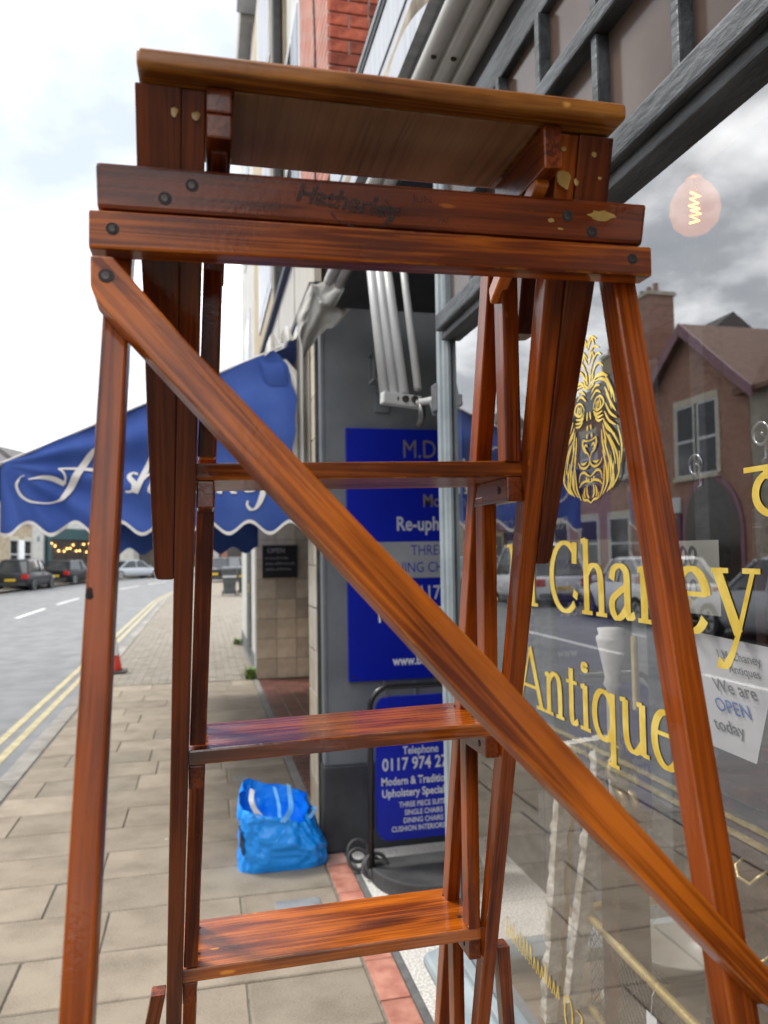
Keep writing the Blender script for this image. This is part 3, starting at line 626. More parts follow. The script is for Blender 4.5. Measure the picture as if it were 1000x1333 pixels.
# ------------------------------------------------------------------ antique shop
shop = thing('antique_shop', 'antique shop front with grey painted window frame and gold lettered glass', 'shop', (0.67, 1.0, 0))
boxo('stall_riser', (0.66, -6, 0.0), (0.72, 2.06, 0.40), 'frame_paint', shop, 0.003)
boxo('stall_riser', (0.7205, 1.985, 0.0), (1.5, 2.06, 0.40), 'frame_paint', shop, 0.003)
sill = MB(); prof = [(0.715, 0.402), (0.60, 0.402), (0.592, 0.408), (0.582, 0.424), (0.580, 0.436), (0.584, 0.448), (0.592, 0.455), (0.612, 0.459), (0.64, 0.472), (0.715, 0.476)]
sill.prism([(x, 2.085, z) for x, z in prof], (0, -8, 0)); sill.build('window_sill', 'frame_paint', shop)
boxo('window_sill', (0.716, 1.99, 0.402), (1.5, 2.10, 0.455), 'frame_paint', shop, 0.006)
# corner post with a moulded face
post = MB().prism([(0.700, 2.022, .477), (0.660, 2.022, .477), (0.654, 2.028, .477), (0.654, 2.046, .477), (0.648, 2.050, .477), (0.648, 2.078, .477), (0.656, 2.085, .477), (0.700, 2.085, .477)], (0, 0, 2.35)).build('corner_post', 'frame_paint', shop)
boxo('transom', (0.628, -6, 2.160), (0.712, 2.021, 2.207), 'frame_worn', shop, 0.006)
boxo('transom', (0.645, -6, 2.136), (0.700, 2.021, 2.1595), 'frame_worn', shop, 0.004)
boxo('glazing_bar', (0.640, -6, 2.425), (0.700, 2.021, 2.462), 'frame_worn', shop, 0.005)
boxo('window_head', (0.655, -6, 2.62), (0.715, 2.021, 2.70), 'frame_worn', shop, 0.006)
boxo('window_head_board', (0.70, -6, 2.701), (0.716, 2.021, 2.834), 'black_trim', shop)
ybars = [0.925, 1.15, 1.372, 1.585, 1.785, 0.70, 0.47, 0.24]
for yb in ybars:
    for z0, z1 in ((2.2075, 2.4245), (2.4625, 2.6195)):
        boxo('glazing_bar', (0.648, yb-0.010, z0), (0.698, yb+0.010, z1), 'frame_worn', shop, 0.004)
yb2 = [-6]+sorted(ybars)+[2.021]
for a, b in zip(yb2[:-1], yb2[1:]):
    for z0, z1 in ((2.2075, 2.4245), (2.4625, 2.6195)):
        boxo('upper_pane', (0.672, a+0.0105, z0), (0.674, b-0.0105, z1), 'painted_glass', shop)
pane = MB().quad((0.672, -6, 0.477), (0.672, 2.021, 0.477), (0.672, 2.021, 2.1355), (0.672, -6, 2.1355)).build('window_pane', 'shop_glass', shop)
boxo('glazing_bead', (0.660, 2.012, 0.492), (0.6695, 2.0215, 2.1355), 'frame_paint', shop, 0.002)
boxo('glazing_bead', (0.645, -6, 0.4768), (0.671, 2.021, 0.4915), 'frame_paint', shop, 0.003)
# return window round the corner, towards the door
MB().quad((0.701, 2.055, 0.456), (1.46, 2.055, 0.456), (1.46, 2.055, 2.6), (0.701, 2.055, 2.6)).build('return_pane', 'upper_glass', shop)
boxo('return_frame', (1.46, 2.0, 0.456), (1.53, 2.07, 2.9), 'frame_worn', shop, 0.004)
boxo('return_frame', (0.701, 2.0, 2.6), (1.459, 2.07, 2.9), 'frame_worn', shop, 0.004)
# doorway: floor, grey side wall, door and ceiling
boxo('doorway_wall', (0.63, 4.05, 0.44), (1.56, 4.16, 2.98), 'wall_grey', shop)
boxo('doorway_wall_edge', (0.610, 4.045, 0.44), (0.6295, 4.16, 2.98), 'wall_grey', shop, 0.004)
boxo('wall_plinth', (0.600, 4.02, 0.0), (1.56, 4.16, 0.439), 'plinth_black', shop, 0.008)
boxo('conduit', (0.925, 4.034, 0.44), (0.947, 4.0495, 0.99), 'wall_grey', shop, 0.004)
boxo('conduit', (1.10, 4.038, 0.44), (1.115, 4.0495, 0.99), 'wall_grey', shop, 0.003)
door = boxo('door', (1.50, 2.3, 0.05), (1.54, 3.3, 0.55), 'frame_worn', shop, 0.004)
for a, b in (((1.50, 2.3, 0.5505), (1.54, 2.42, 2.2)), ((1.50, 3.18, 0.5505), (1.54, 3.3, 2.2)), ((1.495, 2.4205, 2.05), (1.54, 3.1795, 2.2))): boxo('door_frame', a, b, 'frame_worn', door, 0.003)
MB().quad((1.515, 2.42, 0.55), (1.515, 3.18, 0.55), (1.515, 3.18, 2.05), (1.515, 2.42, 2.05)).build('door_glass', 'shop_glass', door)
boxo('door_surround', (1.50, 3.305, 0.0), (1.56, 3.36, 2.9), 'frame_worn', shop)
MB().quad((1.52, 3.36, 0.3), (1.52, 4.05, 0.3), (1.52, 4.05, 2.3), (1.52, 3.36, 2.3)).build('side_light', 'shop_glass', shop)
boxo('door_surround', (1.50, 3.36, 0.0), (1.56, 4.05, 0.3), 'frame_worn', shop)
boxo('door_surround', (1.50, 2.07, 2.3), (1.56, 4.05, 2.9), 'frame_worn', shop)
boxo('doorway_ceiling', (0.66, 2.09, 2.815), (1.56, 3.86, 2.833), 'black_trim', shop)  # ceiling hung low on purpose, to shade the top of the grey wall
MB().tube([(1.44, 2.4, 1.0), (1.44, 2.4, 1.25)], 0.012).build('door_handle', 'brass', door)
# the room inside
boxo('display_floor', (0.73, -5, 0.36), (1.50, 1.98, 0.425), 'board_floor', shop)
boxo('room_floor', (1.51, -5, -0.05), (5.0, 4.05, 0.05), 'board_floor', shop)
boxo('room_wall', (5.0, -5, 0.0), (5.1, 4.2, 3.0), 'room_wall', shop)
boxo('room_wall', (0.75, -5.1, 0.0), (5.0, -5.0, 3.0), 'room_wall', shop)
boxo('room_wall', (1.57, 4.06, 0.0), (5.0, 4.16, 3.0), 'room_wall', shop)
boxo('room_ceiling', (0.72, -5, 2.84), (5.0, 1.98, 2.94), 'room_wall', shop)
boxo('room_ceiling', (1.57, 1.99, 2.84), (5.0, 4.05, 2.94), 'room_wall', shop)
boxo('blind_box', (0.80, -5, 2.20), (0.83, 1.97, 2.83), 'room_brown', shop)
# fascia and the wall above
fas = boxo('fascia', (0.668, -6, 3.22), (0.715, 4.0, 3.60), 'fascia_white', shop)
boxo('fascia_trim', (0.662, -6, 3.605), (0.74, 4.0, 3.630), 'black_trim', shop, 0.004)
boxo('fascia_trim', (0.655, -6, 3.632), (0.76, 4.0, 3.658), 'frame_paint', shop, 0.006)
boxo('fascia_joint', (0.664, -6, 3.40), (0.6675, 4.0, 3.408), 'black_trim', shop)
boxo('fascia_back', (0.72, -6, 2.96), (0.8, 4.05, 3.60), 'black_trim', shop)
brickmat('brick_red', (0.36, 0.10, 0.055), (0.46, 0.15, 0.09), (0.45, 0.42, 0.38))
brickmat('brick_end', (0.30, 0.075, 0.045), (0.40, 0.12, 0.07), (0.45, 0.42, 0.38), axis='XZ')
boxo('upper_wall', (0.98, -8, 3.60), (1.6, 4.0, 8.0), 'brick_red', shop)

# gold lettering on the glass: thick and thin strokes with serifs
GL = {
 'I': (0.36, [[(.18, 0), (.18, .66)], [(.06, .012), (.30, .012)], [(.06, .648), (.30, .648)]]),
 'M': (0.89, [[(.16, 0, .4), (.16, .66, .4)], [(.14, .655), (.44, .02)], [(.44, .02, .45), (.73, .655, .45)], [(.74, 0), (.74, .66)], [(.04, .012), (.28, .012)], [(.62, .012), (.86, .012)], [(.04, .648), (.2, .648)], [(.68, .648), (.86, .648)]]),
 'C': (0.69, [arc(.37, .33, .29, .335, 48, 312, 24), [(.575, .46), (.59, .665)], [(.57, .13), (.6, .2)]]),
 'h': (0.51, [[(.115, 0), (.115, .69)], spline([(.115, .33, .5), (.17, .41), (.26, .45), (.35, .41), (.385, .29), (.385, .0)]), [(.02, .012), (.22, .012)], [(.29, .012), (.48, .012)], [(.03, .672), (.12, .684)]]),
 'a': (0.45, [spline([(.06, .33), (.10, .42), (.20, .452), (.29, .41), (.31, .32), (.31, .08), (.34, .02), (.42, .05)]), spline([(.31, .28), (.19, .23), (.075, .16), (.065, .07), (.13, .005), (.22, .03), (.31, .11)])]),
 'n': (0.51, [[(.115, 0), (.115, .44)], spline([(.115, .33, .5), (.17, .41), (.26, .45), (.35, .41), (.385, .29), (.385, .0)]), [(.02, .012), (.22, .012)], [(.29, .012), (.48, .012)], [(.03, .42), (.12, .435)]]),
 'e': (0.45, [arc(.225, .22, .175, .225, 8, 325, 24), [(.06, .262), (.40, .262)]]),
 'y': (0.50, [[(.07, .44), (.27, .02)], [(.43, .44, .45), (.27, .02, .45), (.19, -.14, .6)], spline([(.20, -.12, .6), (.13, -.205, .9), (.05, -.19, 1.4)]), [(.01, .438), (.19, .438)], [(.33, .438), (.50, .438)]]),
 'A': (0.71, [[(.06, .01, .4), (.34, .66, .4)], [(.34, .67), (.63, .01)], [(.17, .22), (.53, .22)], [(.0, .012), (.16, .012)], [(.50, .012), (.72, .012)]]),
 't': (0.29, [spline([(.14, .57), (.14, .30), (.14, .09), (.18, .015), (.28, .05)]), [(.03, .43), (.27, .43)]]),
 'i': (0.28, [[(.15, 0), (.15, .44)], [(.04, .012), (.25, .012)], [(.06, .42), (.15, .435)], [(.15, .60), (.15, .61)], arc(.15, .62, .03, .03, 0, 360, 10)]),
 'q': (0.51, [arc(.225, .22, .175, .225, 20, 340, 24), [(.39, .45), (.39, -.22)], [(.29, -.208), (.49, -.208)]]),
 'u': (0.51, [spline([(.11, .44), (.11, .14), (.16, .03), (.25, .005), (.34, .06), (.385, .14, .5)]), [(.385, .44), (.385, .0)], [(.02, .432), (.12, .438)], [(.30, .432), (.385, .438)], [(.38, .012), (.48, .012)]]),
 's': (0.40, [spline([(.32, .33, .6), (.28, .42), (.19, .45), (.10, .41), (.075, .33), (.13, .26), (.25, .2), (.325, .12), (.29, .03), (.19, -.005), (.10, .02), (.05, .12, .6)])]),
 ' ': (0.24, []),
}
def serif_word(word, em, stem=0.098, thin=0.036):
    x = 0; st = []
    for ch in word:
        adv, ss = GL[ch]
        for s_ in ss:
            if len(s_) == 2:
                a_, b_ = [tuple(p)+(1,)*(3-len(p)) for p in s_]; s_ = [tuple(a_[j]+(b_[j]-a_[j])*k/4 for j in range(3)) for k in range(5)]
            st.append([((p[0]+x)*em, p[1]*em)+tuple(p[2:]) for p in s_])
        x += adv
    return pen(st, stem*em, thin*em, 0.0, 0.00005)
GR, GU = (0, -1, 0), (0, 0, 1)
for word, em, y0_, z0_ in (('I M Chaney', 0.1945, 1.765, 1.434), ('Antiques', 0.182, 1.590, 1.2235)):
    for ch in word:
        if ch != ' ': place2d(serif_word(ch, em), (0.6708, y0_, z0_), GR, GU).build('gold_letter', 'gold_leaf', pane, fix=False)
        y0_ -= GL[ch][0]*em
# small slanted gold script low on the glass, too worn to read
rs = random.Random(5); st = []
for k in range(15):
    x0 = k*0.0185; h0 = rs.choice([0.028, 0.03, 0.045]); st.append(spline([(x0, 0), (x0+0.006, h0*0.6), (x0+0.010, h0), (x0+0.012, 0.004)]))
place2d(pen(st, 0.0035, 0.0018, 0.4), (0.6708, 1.70, 0.672), GR, GU).build('gold_script', 'gold_leaf', pane, fix=False)
st = [arc(0.02, 0.03, 0.016, 0.032, 0, 360, 18), spline([(0.045, 0.0), (0.075, 0.05), (0.05, 0.055)]), spline([(0.09, 0.0), (0.10, 0.05)])]
place2d(pen(st, 0.006, 0.002), (0.6708, 1.41, 0.64), GR, GU).build('gold_script', 'gold_leaf', pane, fix=False)
place2d(pen([[(-0.052, 0.032), (0.03, 0.032)], arc(0.0, 0.0, 0.032, 0.026, 60, 300, 18), [(-0.01, 0.03), (-0.012, 0.018)]], 0.013, 0.007), (0.6708, 0.795, 1.615), GR, GU).build('gold_figure', 'gold_leaf', pane, fix=False)
# lion's head in gold line
def lion():
    half = [
     [(0, .95), (.10, 1.0), (.28, .97)], [(0, .93), (.14, .985), (.22, .93)], [(.02, .88), (.18, .93), (.36, .91)], [(.02, .84), (.14, .90), (.20, .86)],
     [(.03, .76), (.14, .84), (.30, .88), (.42, .86)], [(.03, .73), (.2, .8), (.34, .82), (.47, .79)], [(.0, .70), (.10, .72), (.16, .78)], [(.04, .72), (.06, .80)],
     [(0, .69), (.12, .70), (.2, .735), (.4, .755), (.52, .735)], [(.18, .72), (.38, .72), (.55, .69), (.62, .63)], [(.22, .74), (.45, .74), (.6, .72)],
     [(.1, .66), (.22, .69), (.36, .685)], [(.08, .62), (.24, .66), (.38, .64)],
     [(.14, .565), (.22, .61), (.36, .62), (.46, .585), (.40, .555), (.26, .54), (.14, .565)], [(.24, .60), (.24, .555), (.32, .545), (.37, .575), (.33, .612)], [(.28, .6), (.29, .565), (.33, .6)],
     [(.14, .545), (.26, .52), (.42, .53)], [(.16, .525), (.28, .50), (.44, .505)], [(.2, .50), (.3, .478), (.44, .482)],
     [(.04, .47), (.07, .44)], [(.06, .50), (.04, .55)], [(.07, .42), (.08, .39)],
     [(0, .375), (.10, .378), (.20, .385), (.21, .35), (.14, .315), (.06, .30), (0, .265)], [(.06, .34), (.12, .355), (.16, .335), (.1, .32)],
     [(0, .265), (.03, .235), (.14, .215), (.30, .225), (.38, .26)], [(.10, .25), (.2, .24), (.28, .248)],
     [(.0, .16), (.08, .17), (.2, .19), (.32, .18), (.36, .13)], [(0, .125), (.12, .135), (.28, .125), (.36, .1)], [(.05, .15), (.04, .12)], [(.12, .16), (.1, .125)],
     [(.10, .11), (.11, .06), (.05, .03)], [(.0, .0), (.10, .02), (.22, .025), (.26, .06)], [(.16, .1), (.2, .06), (.16, .035)],
     [(.52, .735), (.66, .66), (.72, .58)], [(.52, .66), (.62, .6), (.70, .52)], [(.58, .70), (.74, .62), (.80, .55)], [(.56, .62), (.70, .55), (.82, .50)], [(.52, .57), (.66, .5), (.84, .46)],
     [(.50, .52), (.62, .46), (.82, .42)], [(.46, .48), (.56, .42), (.78, .37)], [(.44, .45), (.50, .37), (.52, .30)], [(.40, .42), (.42, .34), (.50, .26)], [(.5, .46), (.72, .38), (.9, .30)],
     [(.52, .40), (.7, .3), (.78, .2)], [(.86, .42), (.96, .3), (.92, .2)], [(.6, .38), (.82, .26), (.84, .16)], [(.46, .36), (.62, .22), (.64, .10)], [(.42, .30), (.52, .18), (.5, .08)],
     [(.9, .27), (.86, .15), (.66, .07)], [(.74, .22), (.66, .11), (.5, .05)], [(.58, .22), (.54, .11), (.38, .04)], [(.46, .22), (.42, .10), (.28, .02)], [(.64, .26), (.72, .12), (.58, .06)],
    ]
    st = []
    for h in half:
        for s_ in (1, -1):
            p = [(s_*x*0.115, y_*0.296) for x, y_ in h]; q = spline(p, 6); n_ = len(q)
            st.append([(a[0], a[1], 0.35+1.1*math.sin(math.pi*min(1, (i+0.7)/n_))) for i, a in enumerate(q)])
    return pen(st, 0.0036, 0.0026, 0.5, 0.00003)
place2d(lion(), (0.6708, 1.243, 1.632), GR, GU).build('lion_emblem', 'gold_leaf', pane, fix=False)

# ------------------------------------------------------------------ doorway floor
ter = MB().quad((0.735, 1.2, 0.0), (1.5, 1.2, 0.0), (1.5, 4.02, 0.0), (0.735, 4.02, 0.0)).build('doorway_floor', 'terrazzo'); tag(ter, kind='structure')
thr = MB().box((0.585, 0.5, -0.06), (0.735, 4.02, -0.008)).build('threshold', 'dark_strip'); tag(thr, kind='structure')
boxo('threshold_strip', (0.704, 0.5, -0.008), (0.732, 4.02, 0.001), 'dark_strip', thr)
y = 0.55; k = 0
while y < 4.0:
    ln = [0.31, 0.29, 0.33, 0.27][k % 4]; y1 = min(y+ln, 4.015)
    boxo('threshold_tile', (0.592, y+0.003, -0.03), (0.700, y1-0.003, 0.001+0.001*(k % 2)), 'pink_tile' if k in (5, 11) else 'red_tile', thr, 0.003)
    y = y1; k += 1

# ------------------------------------------------------------------ signs of the upholsterer
S = thing('wall_sign', 'tall royal blue upholsterer wall sign with silver band on grey doorway wall', 'sign', (1.08, 4.05, 0.87))
brd = boxo('board', (0.741, 4.020, 0.871), (1.40, 4.0495, 2.218), 'sign_blue', S, 0.003)
bnd = boxo('silver_band', (0.744, 4.0165, 1.410), (1.397, 4.0195, 1.605), 'silver_band', S)
for x_, z_ in ((0.765, 2.195), (0.765, 0.895), (1.375, 2.195), (1.375, 0.895), (0.765, 1.54)): screw((x_, 4.0198, z_), 0.006, (0, -1, 0), S)
def line(body, x, z, cap, mat, parent, Y, align='LEFT', stretch=0.80, **k): return text('lettering', body, (x, Y, z), (1, 0, 0), (0, 0, 1), cap/0.70, mat, parent, align, stretch, **k)
line('M.D.W', 1.048, 2.062, 0.098, 'dim_gold', S, 4.0192)
line('Modern &', 1.160, 1.795, 0.068, 'dim_gold', S, 4.0192, bold=0.0015)
line('Re-upholstery', 1.008, 1.667, 0.074, 'silver_letter', S, 4.0192, bold=0.0022)
line('THREE PIECE', 1.088, 1.532, 0.056, 'blue_letter', S, 4.0162)
line('DINING CHAIRS', 0.935, 1.440, 0.056, 'blue_letter', S, 4.0162)
line('Tel: 0117 974 27', 0.930, 1.294, 0.074, 'silver_letter', S, 4.0192, bold=0.0015)
line('Mob: 0749', 0.900, 1.178, 0.074, 'white_letter', S, 4.0192, bold=0.002)
line('FIND BEHIND', 1.10, 1.115, 0.034, 'silver_letter', S, 4.0192)
line('FOR WORKSHOP', 1.10, 1.065, 0.034, 'silver_letter', S, 4.0192)
line('m.d.w@hotmail.', 1.10, 1.012, 0.036, 'silver_letter', S, 4.0192)
line('www.bristol-upholst', 0.980, 0.948, 0.048, 'white_letter', S, 4.0192, bold=0.0018)
A = thing('pavement_sign', 'blue pavement sign hanging in black tube frame, telephone number in silver letters', 'sign', (1.015, 3.62, 0))
def arch(x0, x1, z0, z1, r, Y, n=8):
    p = [(x0, Y, z0)]+[(x0+r-r*math.cos(R(90*i/n)), Y, z1-r+r*math.sin(R(90*i/n))) for i in range(n+1)]
    return p+[(x1-r+r*math.sin(R(90*i/n)), Y, z1-r+r*math.cos(R(90*i/n))) for i in range(n+1)]+[(x1, Y, z0)]
MB().tube(arch(0.765, 1.268, 0.03, 0.908, 0.10, 3.62), 0.014, 12).build('frame', 'black_tube', A, smooth=True)
pts = []
for cx, cz, a0 in ((0.85, 0.25, 180), (1.185, 0.25, 270), (1.185, 0.80, 0), (0.85, 0.80, 90)):
    pts += [(cx+0.06*math.cos(R(a0+i*15)), 3.606, cz+0.06*math.sin(R(a0+i*15))) for i in range(7)]
pn = MB().prism(pts, (0, 0.022, 0)).build('panel', 'sign_blue', A)
for x in (0.845, 1.19): boxo('hanger', (x-0.008, 3.608, 0.855), (x+0.008, 3.626, 0.905), 'iron', A, 0.002)
for body, x, z, cap, bo in (('Telephone', 0.920, 0.588, 0.036, .001), ('0117 974 27', 0.818, 0.516, 0.056, .0015), ('Modern & Traditional', 0.812, 0.447, 0.036, .0012), ('Upholstery Specialist', 0.815, 0.392, 0.036, .0012),
                            ('THREE PIECE SUITES', 0.898, 0.341, 0.024, .0006), ('SINGLE CHAIRS', 0.925, 0.303, 0.024, .0006), ('DINING CHAIRS', 0.918, 0.266, 0.024, .0006), ('CUSHION INTERIORS', 0.860, 0.229, 0.024, .0006)):
    line(body, x, z, cap, 'silver_letter', pn, 3.6055, bold=bo)
base = MB(); pr = []
for i in range(25):
    a = math.pi*i/24; pr.append((1.03-0.27*math.cos(a), 3.64-0.30*math.sin(a)))
base.prism([(x, y_, 0.004) for x, y_ in pr]+[(1.30, 3.72, 0.004), (0.76, 3.72, 0.004)], (0, 0, 0.07)); base.build('base', 'rubber', A, 0.01)
for cx, cy, cz, rr_ in ((0.735, 3.80, 0.085, 0.05), (0.725, 3.76, 0.06, 0.046), (0.775, 3.66, 0.055, 0.046), (0.79, 3.64, 0.075, 0.05), (0.80, 3.61, 0.05, 0.044)):
    MB().tube([(cx+rr_*math.cos(R(k*20)), cy+0.02*math.sin(R(k*20)), cz+rr_*0.9*math.sin(R(k*20))) for k in range(18)], 0.0095, 8, closed=True).build('spring_coil', 'rubber', A, smooth=True)

# lantern on the grey wall
lt = thing('wall_lantern', 'small grey painted box lantern on bracket high on the grey doorway wall', 'lantern', (0.92, 4.05, 2.4))
boxo('back_plate', (0.905, 4.037, 2.31), (0.985, 4.0495, 2.46), 'wall_grey', lt, 0.003)
MB().tube([(0.945, 4.04, 2.36), (0.945, 3.97, 2.37), (0.925, 3.92, 2.43)], 0.011, 8).build('bracket', 'wall_grey', lt)
for sx in (-1, 1):
    for sy in (-1, 1): boxo('lantern_bar', (0.915+sx*0.052-0.006, 3.90+sy*0.052-0.006, 2.455), (0.915+sx*0.052+0.006, 3.90+sy*0.052+0.006, 2.585), 'wall_grey', lt)
boxo('lantern_body', (0.867, 3.852, 2.457), (0.963, 3.948, 2.583), 'plinth_black', lt)
MB().hexa([(0.85, 3.835, 2.586), (0.98, 3.835, 2.586), (0.98, 3.965, 2.586), (0.85, 3.965, 2.586), (0.885, 3.87, 2.63), (0.945, 3.87, 2.63), (0.945, 3.93, 2.63), (0.885, 3.93, 2.63)]).build('lantern_cap', 'wall_grey', lt, 0.003)
boxo('lantern_base', (0.855, 3.84, 2.44), (0.975, 3.96, 2.454), 'wall_grey', lt, 0.003)

# folded awning over the shop window: three long tubes, folded arms at the far end
aw = thing('folded_awning', 'retracted shop awning of three long grey tubes under white fascia board', 'awning', (0.64, 1.5, 2.8))
for i, x in enumerate((0.592, 0.640, 0.688)):
    tb = MB().tube([(x, -5.5, 2.865-0.012*i), (x, 3.62, 2.865-0.012*i)], 0.0245, 14).build('tube', 'tube_grey', aw, smooth=True)
    if i < 2:
        q = MB().lathe([(0.008, -0.004), (0.008, 0.0012)], n=12); mq = Matrix.Translation((x-0.004, 1.86-i*0.02, 2.865-0.012*i-0.0245)) @ Matrix.Rotation(math.pi, 4, 'X')
        q.build('bolt_hole', 'putty_hole', tb, M=mq)
# frayed cloth edge rolled above the tubes
def clo(u, v):
    y_ = -4+u*7.9; return (0.612+0.018*math.sin(u*60)*v, y_, 3.205-0.085*v-0.045*math.sin(u*70)*v*v)
MB().grid(clo, 240, 6).build('rolled_cloth', 'old_cloth', aw, smooth=True, fix=False)
boxo('awning_backboard', (0.70, -5.5, 2.835), (0.718, 3.95, 3.2), 'black_trim', aw)
for i, (dx_, top) in enumerate(((-0.046, 0.0), (-0.014, 0.01), (0.018, 0.02))):
    p0 = Vector((0.598+dx_*0.9, 2.325-dx_*0.3, 2.045)); p1 = Vector((0.606+dx_*0.75, 2.66-dx_*0.4, 2.80))
    MB().tube([p0, p1], 0.0165, 12).build('arm_tube', 'tube_white', aw, smooth=True)
MB().tube([(0.655, 2.30, 2.06), (0.668, 2.60, 2.80)], 0.013, 12).build('arm_tube', 'tube_white', aw, smooth=True)
MB().box((-0.058, -0.018, -0.022), (0.072, 0.018, 0.016)).build('arm_shoe', 'tube_white', aw, 0.005, M=Matrix.Translation((0.598, 2.32, 2.03)) @ Matrix.Rotation(R(4), 4, 'Y') @ Matrix.Rotation(R(8), 4, 'Z'))
for dx_ in (-0.012, 0.02, 0.05): screw((0.595+dx_, 2.301, 2.028), 0.009, (0, -1, 0), aw)
MB().tube([(0.655, 2.29, 2.015), (0.66, 2.075, 1.985)], 0.011, 10).build('bracket_rod', 'tube_white', aw, smooth=True)
MB().box((0.642, 2.076, 1.95), (0.665, 2.12, 2.03)).build('bracket_plate', 'iron', aw, 0.004)
MB().tube([(0.655, 2.27, 2.02), (0.655, 2.255, 1.965), (0.655, 2.285, 1.945)], 0.011, 8).build('hook', 'iron', aw, smooth=True)
MB().tube([(0.658, 2.16, 1.995), (0.66, 2.14, 1.955), (0.66, 2.10, 1.95)], 0.01, 8).build('hook', 'iron', aw, smooth=True)

# ------------------------------------------------------------------ things in the window
bl = thing('filament_bulb', 'glowing round filament bulb hanging on a cord inside the antique shop window', 'light bulb', (1.2, 1.655, 2.40))
MB().tube([(1.2, 1.655, 2.83), (1.2, 1.655, 2.53)], 0.004, 8).build('cord', 'black_tube', bl)
MB().lathe([(0.021, 2.475), (0.023, 2.49), (0.023, 2.53), (0.012, 2.545)], (1.2, 1.655, 0), 14).build('socket', 'brass', bl, smooth=True)
MB().lathe([(0.004, 2.333), (0.03, 2.338), (0.052, 2.358), (0.061, 2.39), (0.058, 2.42), (0.042, 2.45), (0.022, 2.468), (0.020, 2.48)], (1.2, 1.655, 0), 24).build('globe', 'lamp_glass', bl, smooth=True)
zig = []
for k in range(11): zig.append((1.2+(0.013 if k % 2 else -0.013), 1.655+0.004*math.cos(k), 2.362+0.0075*k))
MB().tube(zig, 0.0021, 6).build('filament', 'filament', bl, smooth=True)
MB().tube([(1.2, 1.655, 2.475), (1.2, 1.655, 2.437)], 0.003, 6).build('stem', 'brass', bl)
# notice taped inside the glass
nl = thing('open_notice', 'white paper notice inside the shop window reading We are OPEN today', 'notice', (0.69, 0.89, 1.26))
NM = [(0.684, 1.01, 1.431), (0.684, 0.812, 1.424), (0.735, 0.925, 1.253), (0.735, 1.08, 1.258)]
MB().quad(*NM).build('sheet', 'paper', nl)
nup = Vector((-0.051, 0, 0.168)).normalized(); nr_ = Vector((0, -1, 0))
for body, yy_, zz_, cap, mt in (('I M Chaney', 0.938, 1.398, 0.013, 'print_grey'), ('Antiques', 0.922, 1.380, 0.012, 'print_grey'), ('We are', 0.968, 1.348, 0.020, 'print_grey'), ('OPEN', 0.978, 1.318, 0.020, 'print_blue'), ('today', 0.995, 1.287, 0.020, 'print_grey')):
    xx_ = 0.684+0.051*(1.427-zz_)/0.168-0.0022
    text('lettering', body, (xx_, yy_, zz_), nr_, nup, cap/0.7, mt, nl, bold=0.0003)
hp = thing('hours_notice', 'pale printed opening hours sheet behind the shop window glass', 'notice', (0.70, 1.0, 1.4))
MB().quad((0.80, 1.30, 1.562), (0.80, 1.075, 1.562), (0.80, 1.075, 1.44), (0.80, 1.30, 1.44)).build('sheet', 'paper_old', hp)
text('lettering', '09.00', (0.7985, 1.245, 1.518), nr_, (0, 0, 1), 0.052, 'print_grey', hp); text('lettering', '05.00', (0.7985, 1.245, 1.462), nr_, (0, 0, 1), 0.052, 'print_grey', hp)
# suction hooks on the glass
for yy_, zz_, gl_ in ((0.960, 1.668, 'round chrome suction hook on the window glass beside the lion emblem'), (0.826, 1.692, 'round chrome suction hook on the window glass above the notice')):
    h = thing('suction_hook', gl_, 'hook', (0.69, yy_, zz_))
    MB().tube([(0.682, yy_+0.014*math.cos(R(k*24)), zz_+0.014*math.sin(R(k*24))) for k in range(15)], 0.0028, 6, closed=True).build('cup', 'chrome', h, smooth=True)
    MB().tube([(0.684, yy_, zz_), (0.70, yy_+0.012, zz_), (0.70, yy_+0.014, zz_-0.028), (0.694, yy_+0.014, zz_-0.034)], 0.003, 6).build('prong', 'chrome', h, smooth=True)
# chest of drawers
ch = thing('chest_of_drawers', 'dark mahogany chest of drawers with brass handles behind the shop window', 'chest', (1.3, 0.9, 0.425))
boxo('carcass', (1.112, 0.05, 0.49), (1.495, 1.60, 1.02), 'mahogany', ch, 0.004)
boxo('top', (1.075, 0.02, 1.021), (1.495, 1.63, 1.055), 'mahogany', ch, 0.010)
boxo('moulding', (1.090, 0.03, 0.985), (1.1115, 1.62, 1.015), 'mahogany', ch, 0.006)
for z0, z1 in ((0.80, 0.975), (0.655, 0.79), (0.50, 0.645)):
    for y0, y1 in ((0.07, 0.82), (0.835, 1.58)):
        dr = boxo('drawer', (1.100, y0, z0), (1.1118, y1, z1), 'mahogany', ch, 0.004)
        for yy_ in (y0+0.18, y1-0.18):
            zc = (z0+z1)/2
            MB().tube([(1.098, yy_-0.035, zc+0.01), (1.078, yy_-0.033, zc), (1.072, yy_-0.018, zc-0.018), (1.072, yy_+0.018, zc-0.018), (1.078, yy_+0.033, zc), (1.098, yy_+0.035, zc+0.01)], 0.0035, 8).build('handle', 'brass', dr, smooth=True)
for xx_, yy_ in ((1.13, 0.09), (1.13, 1.56), (1.46, 0.09), (1.46, 1.56)): boxo('foot', (xx_-0.03, yy_-0.03, 0.425), (xx_+0.03, yy_+0.03, 0.4895), 'mahogany', ch, 0.006)
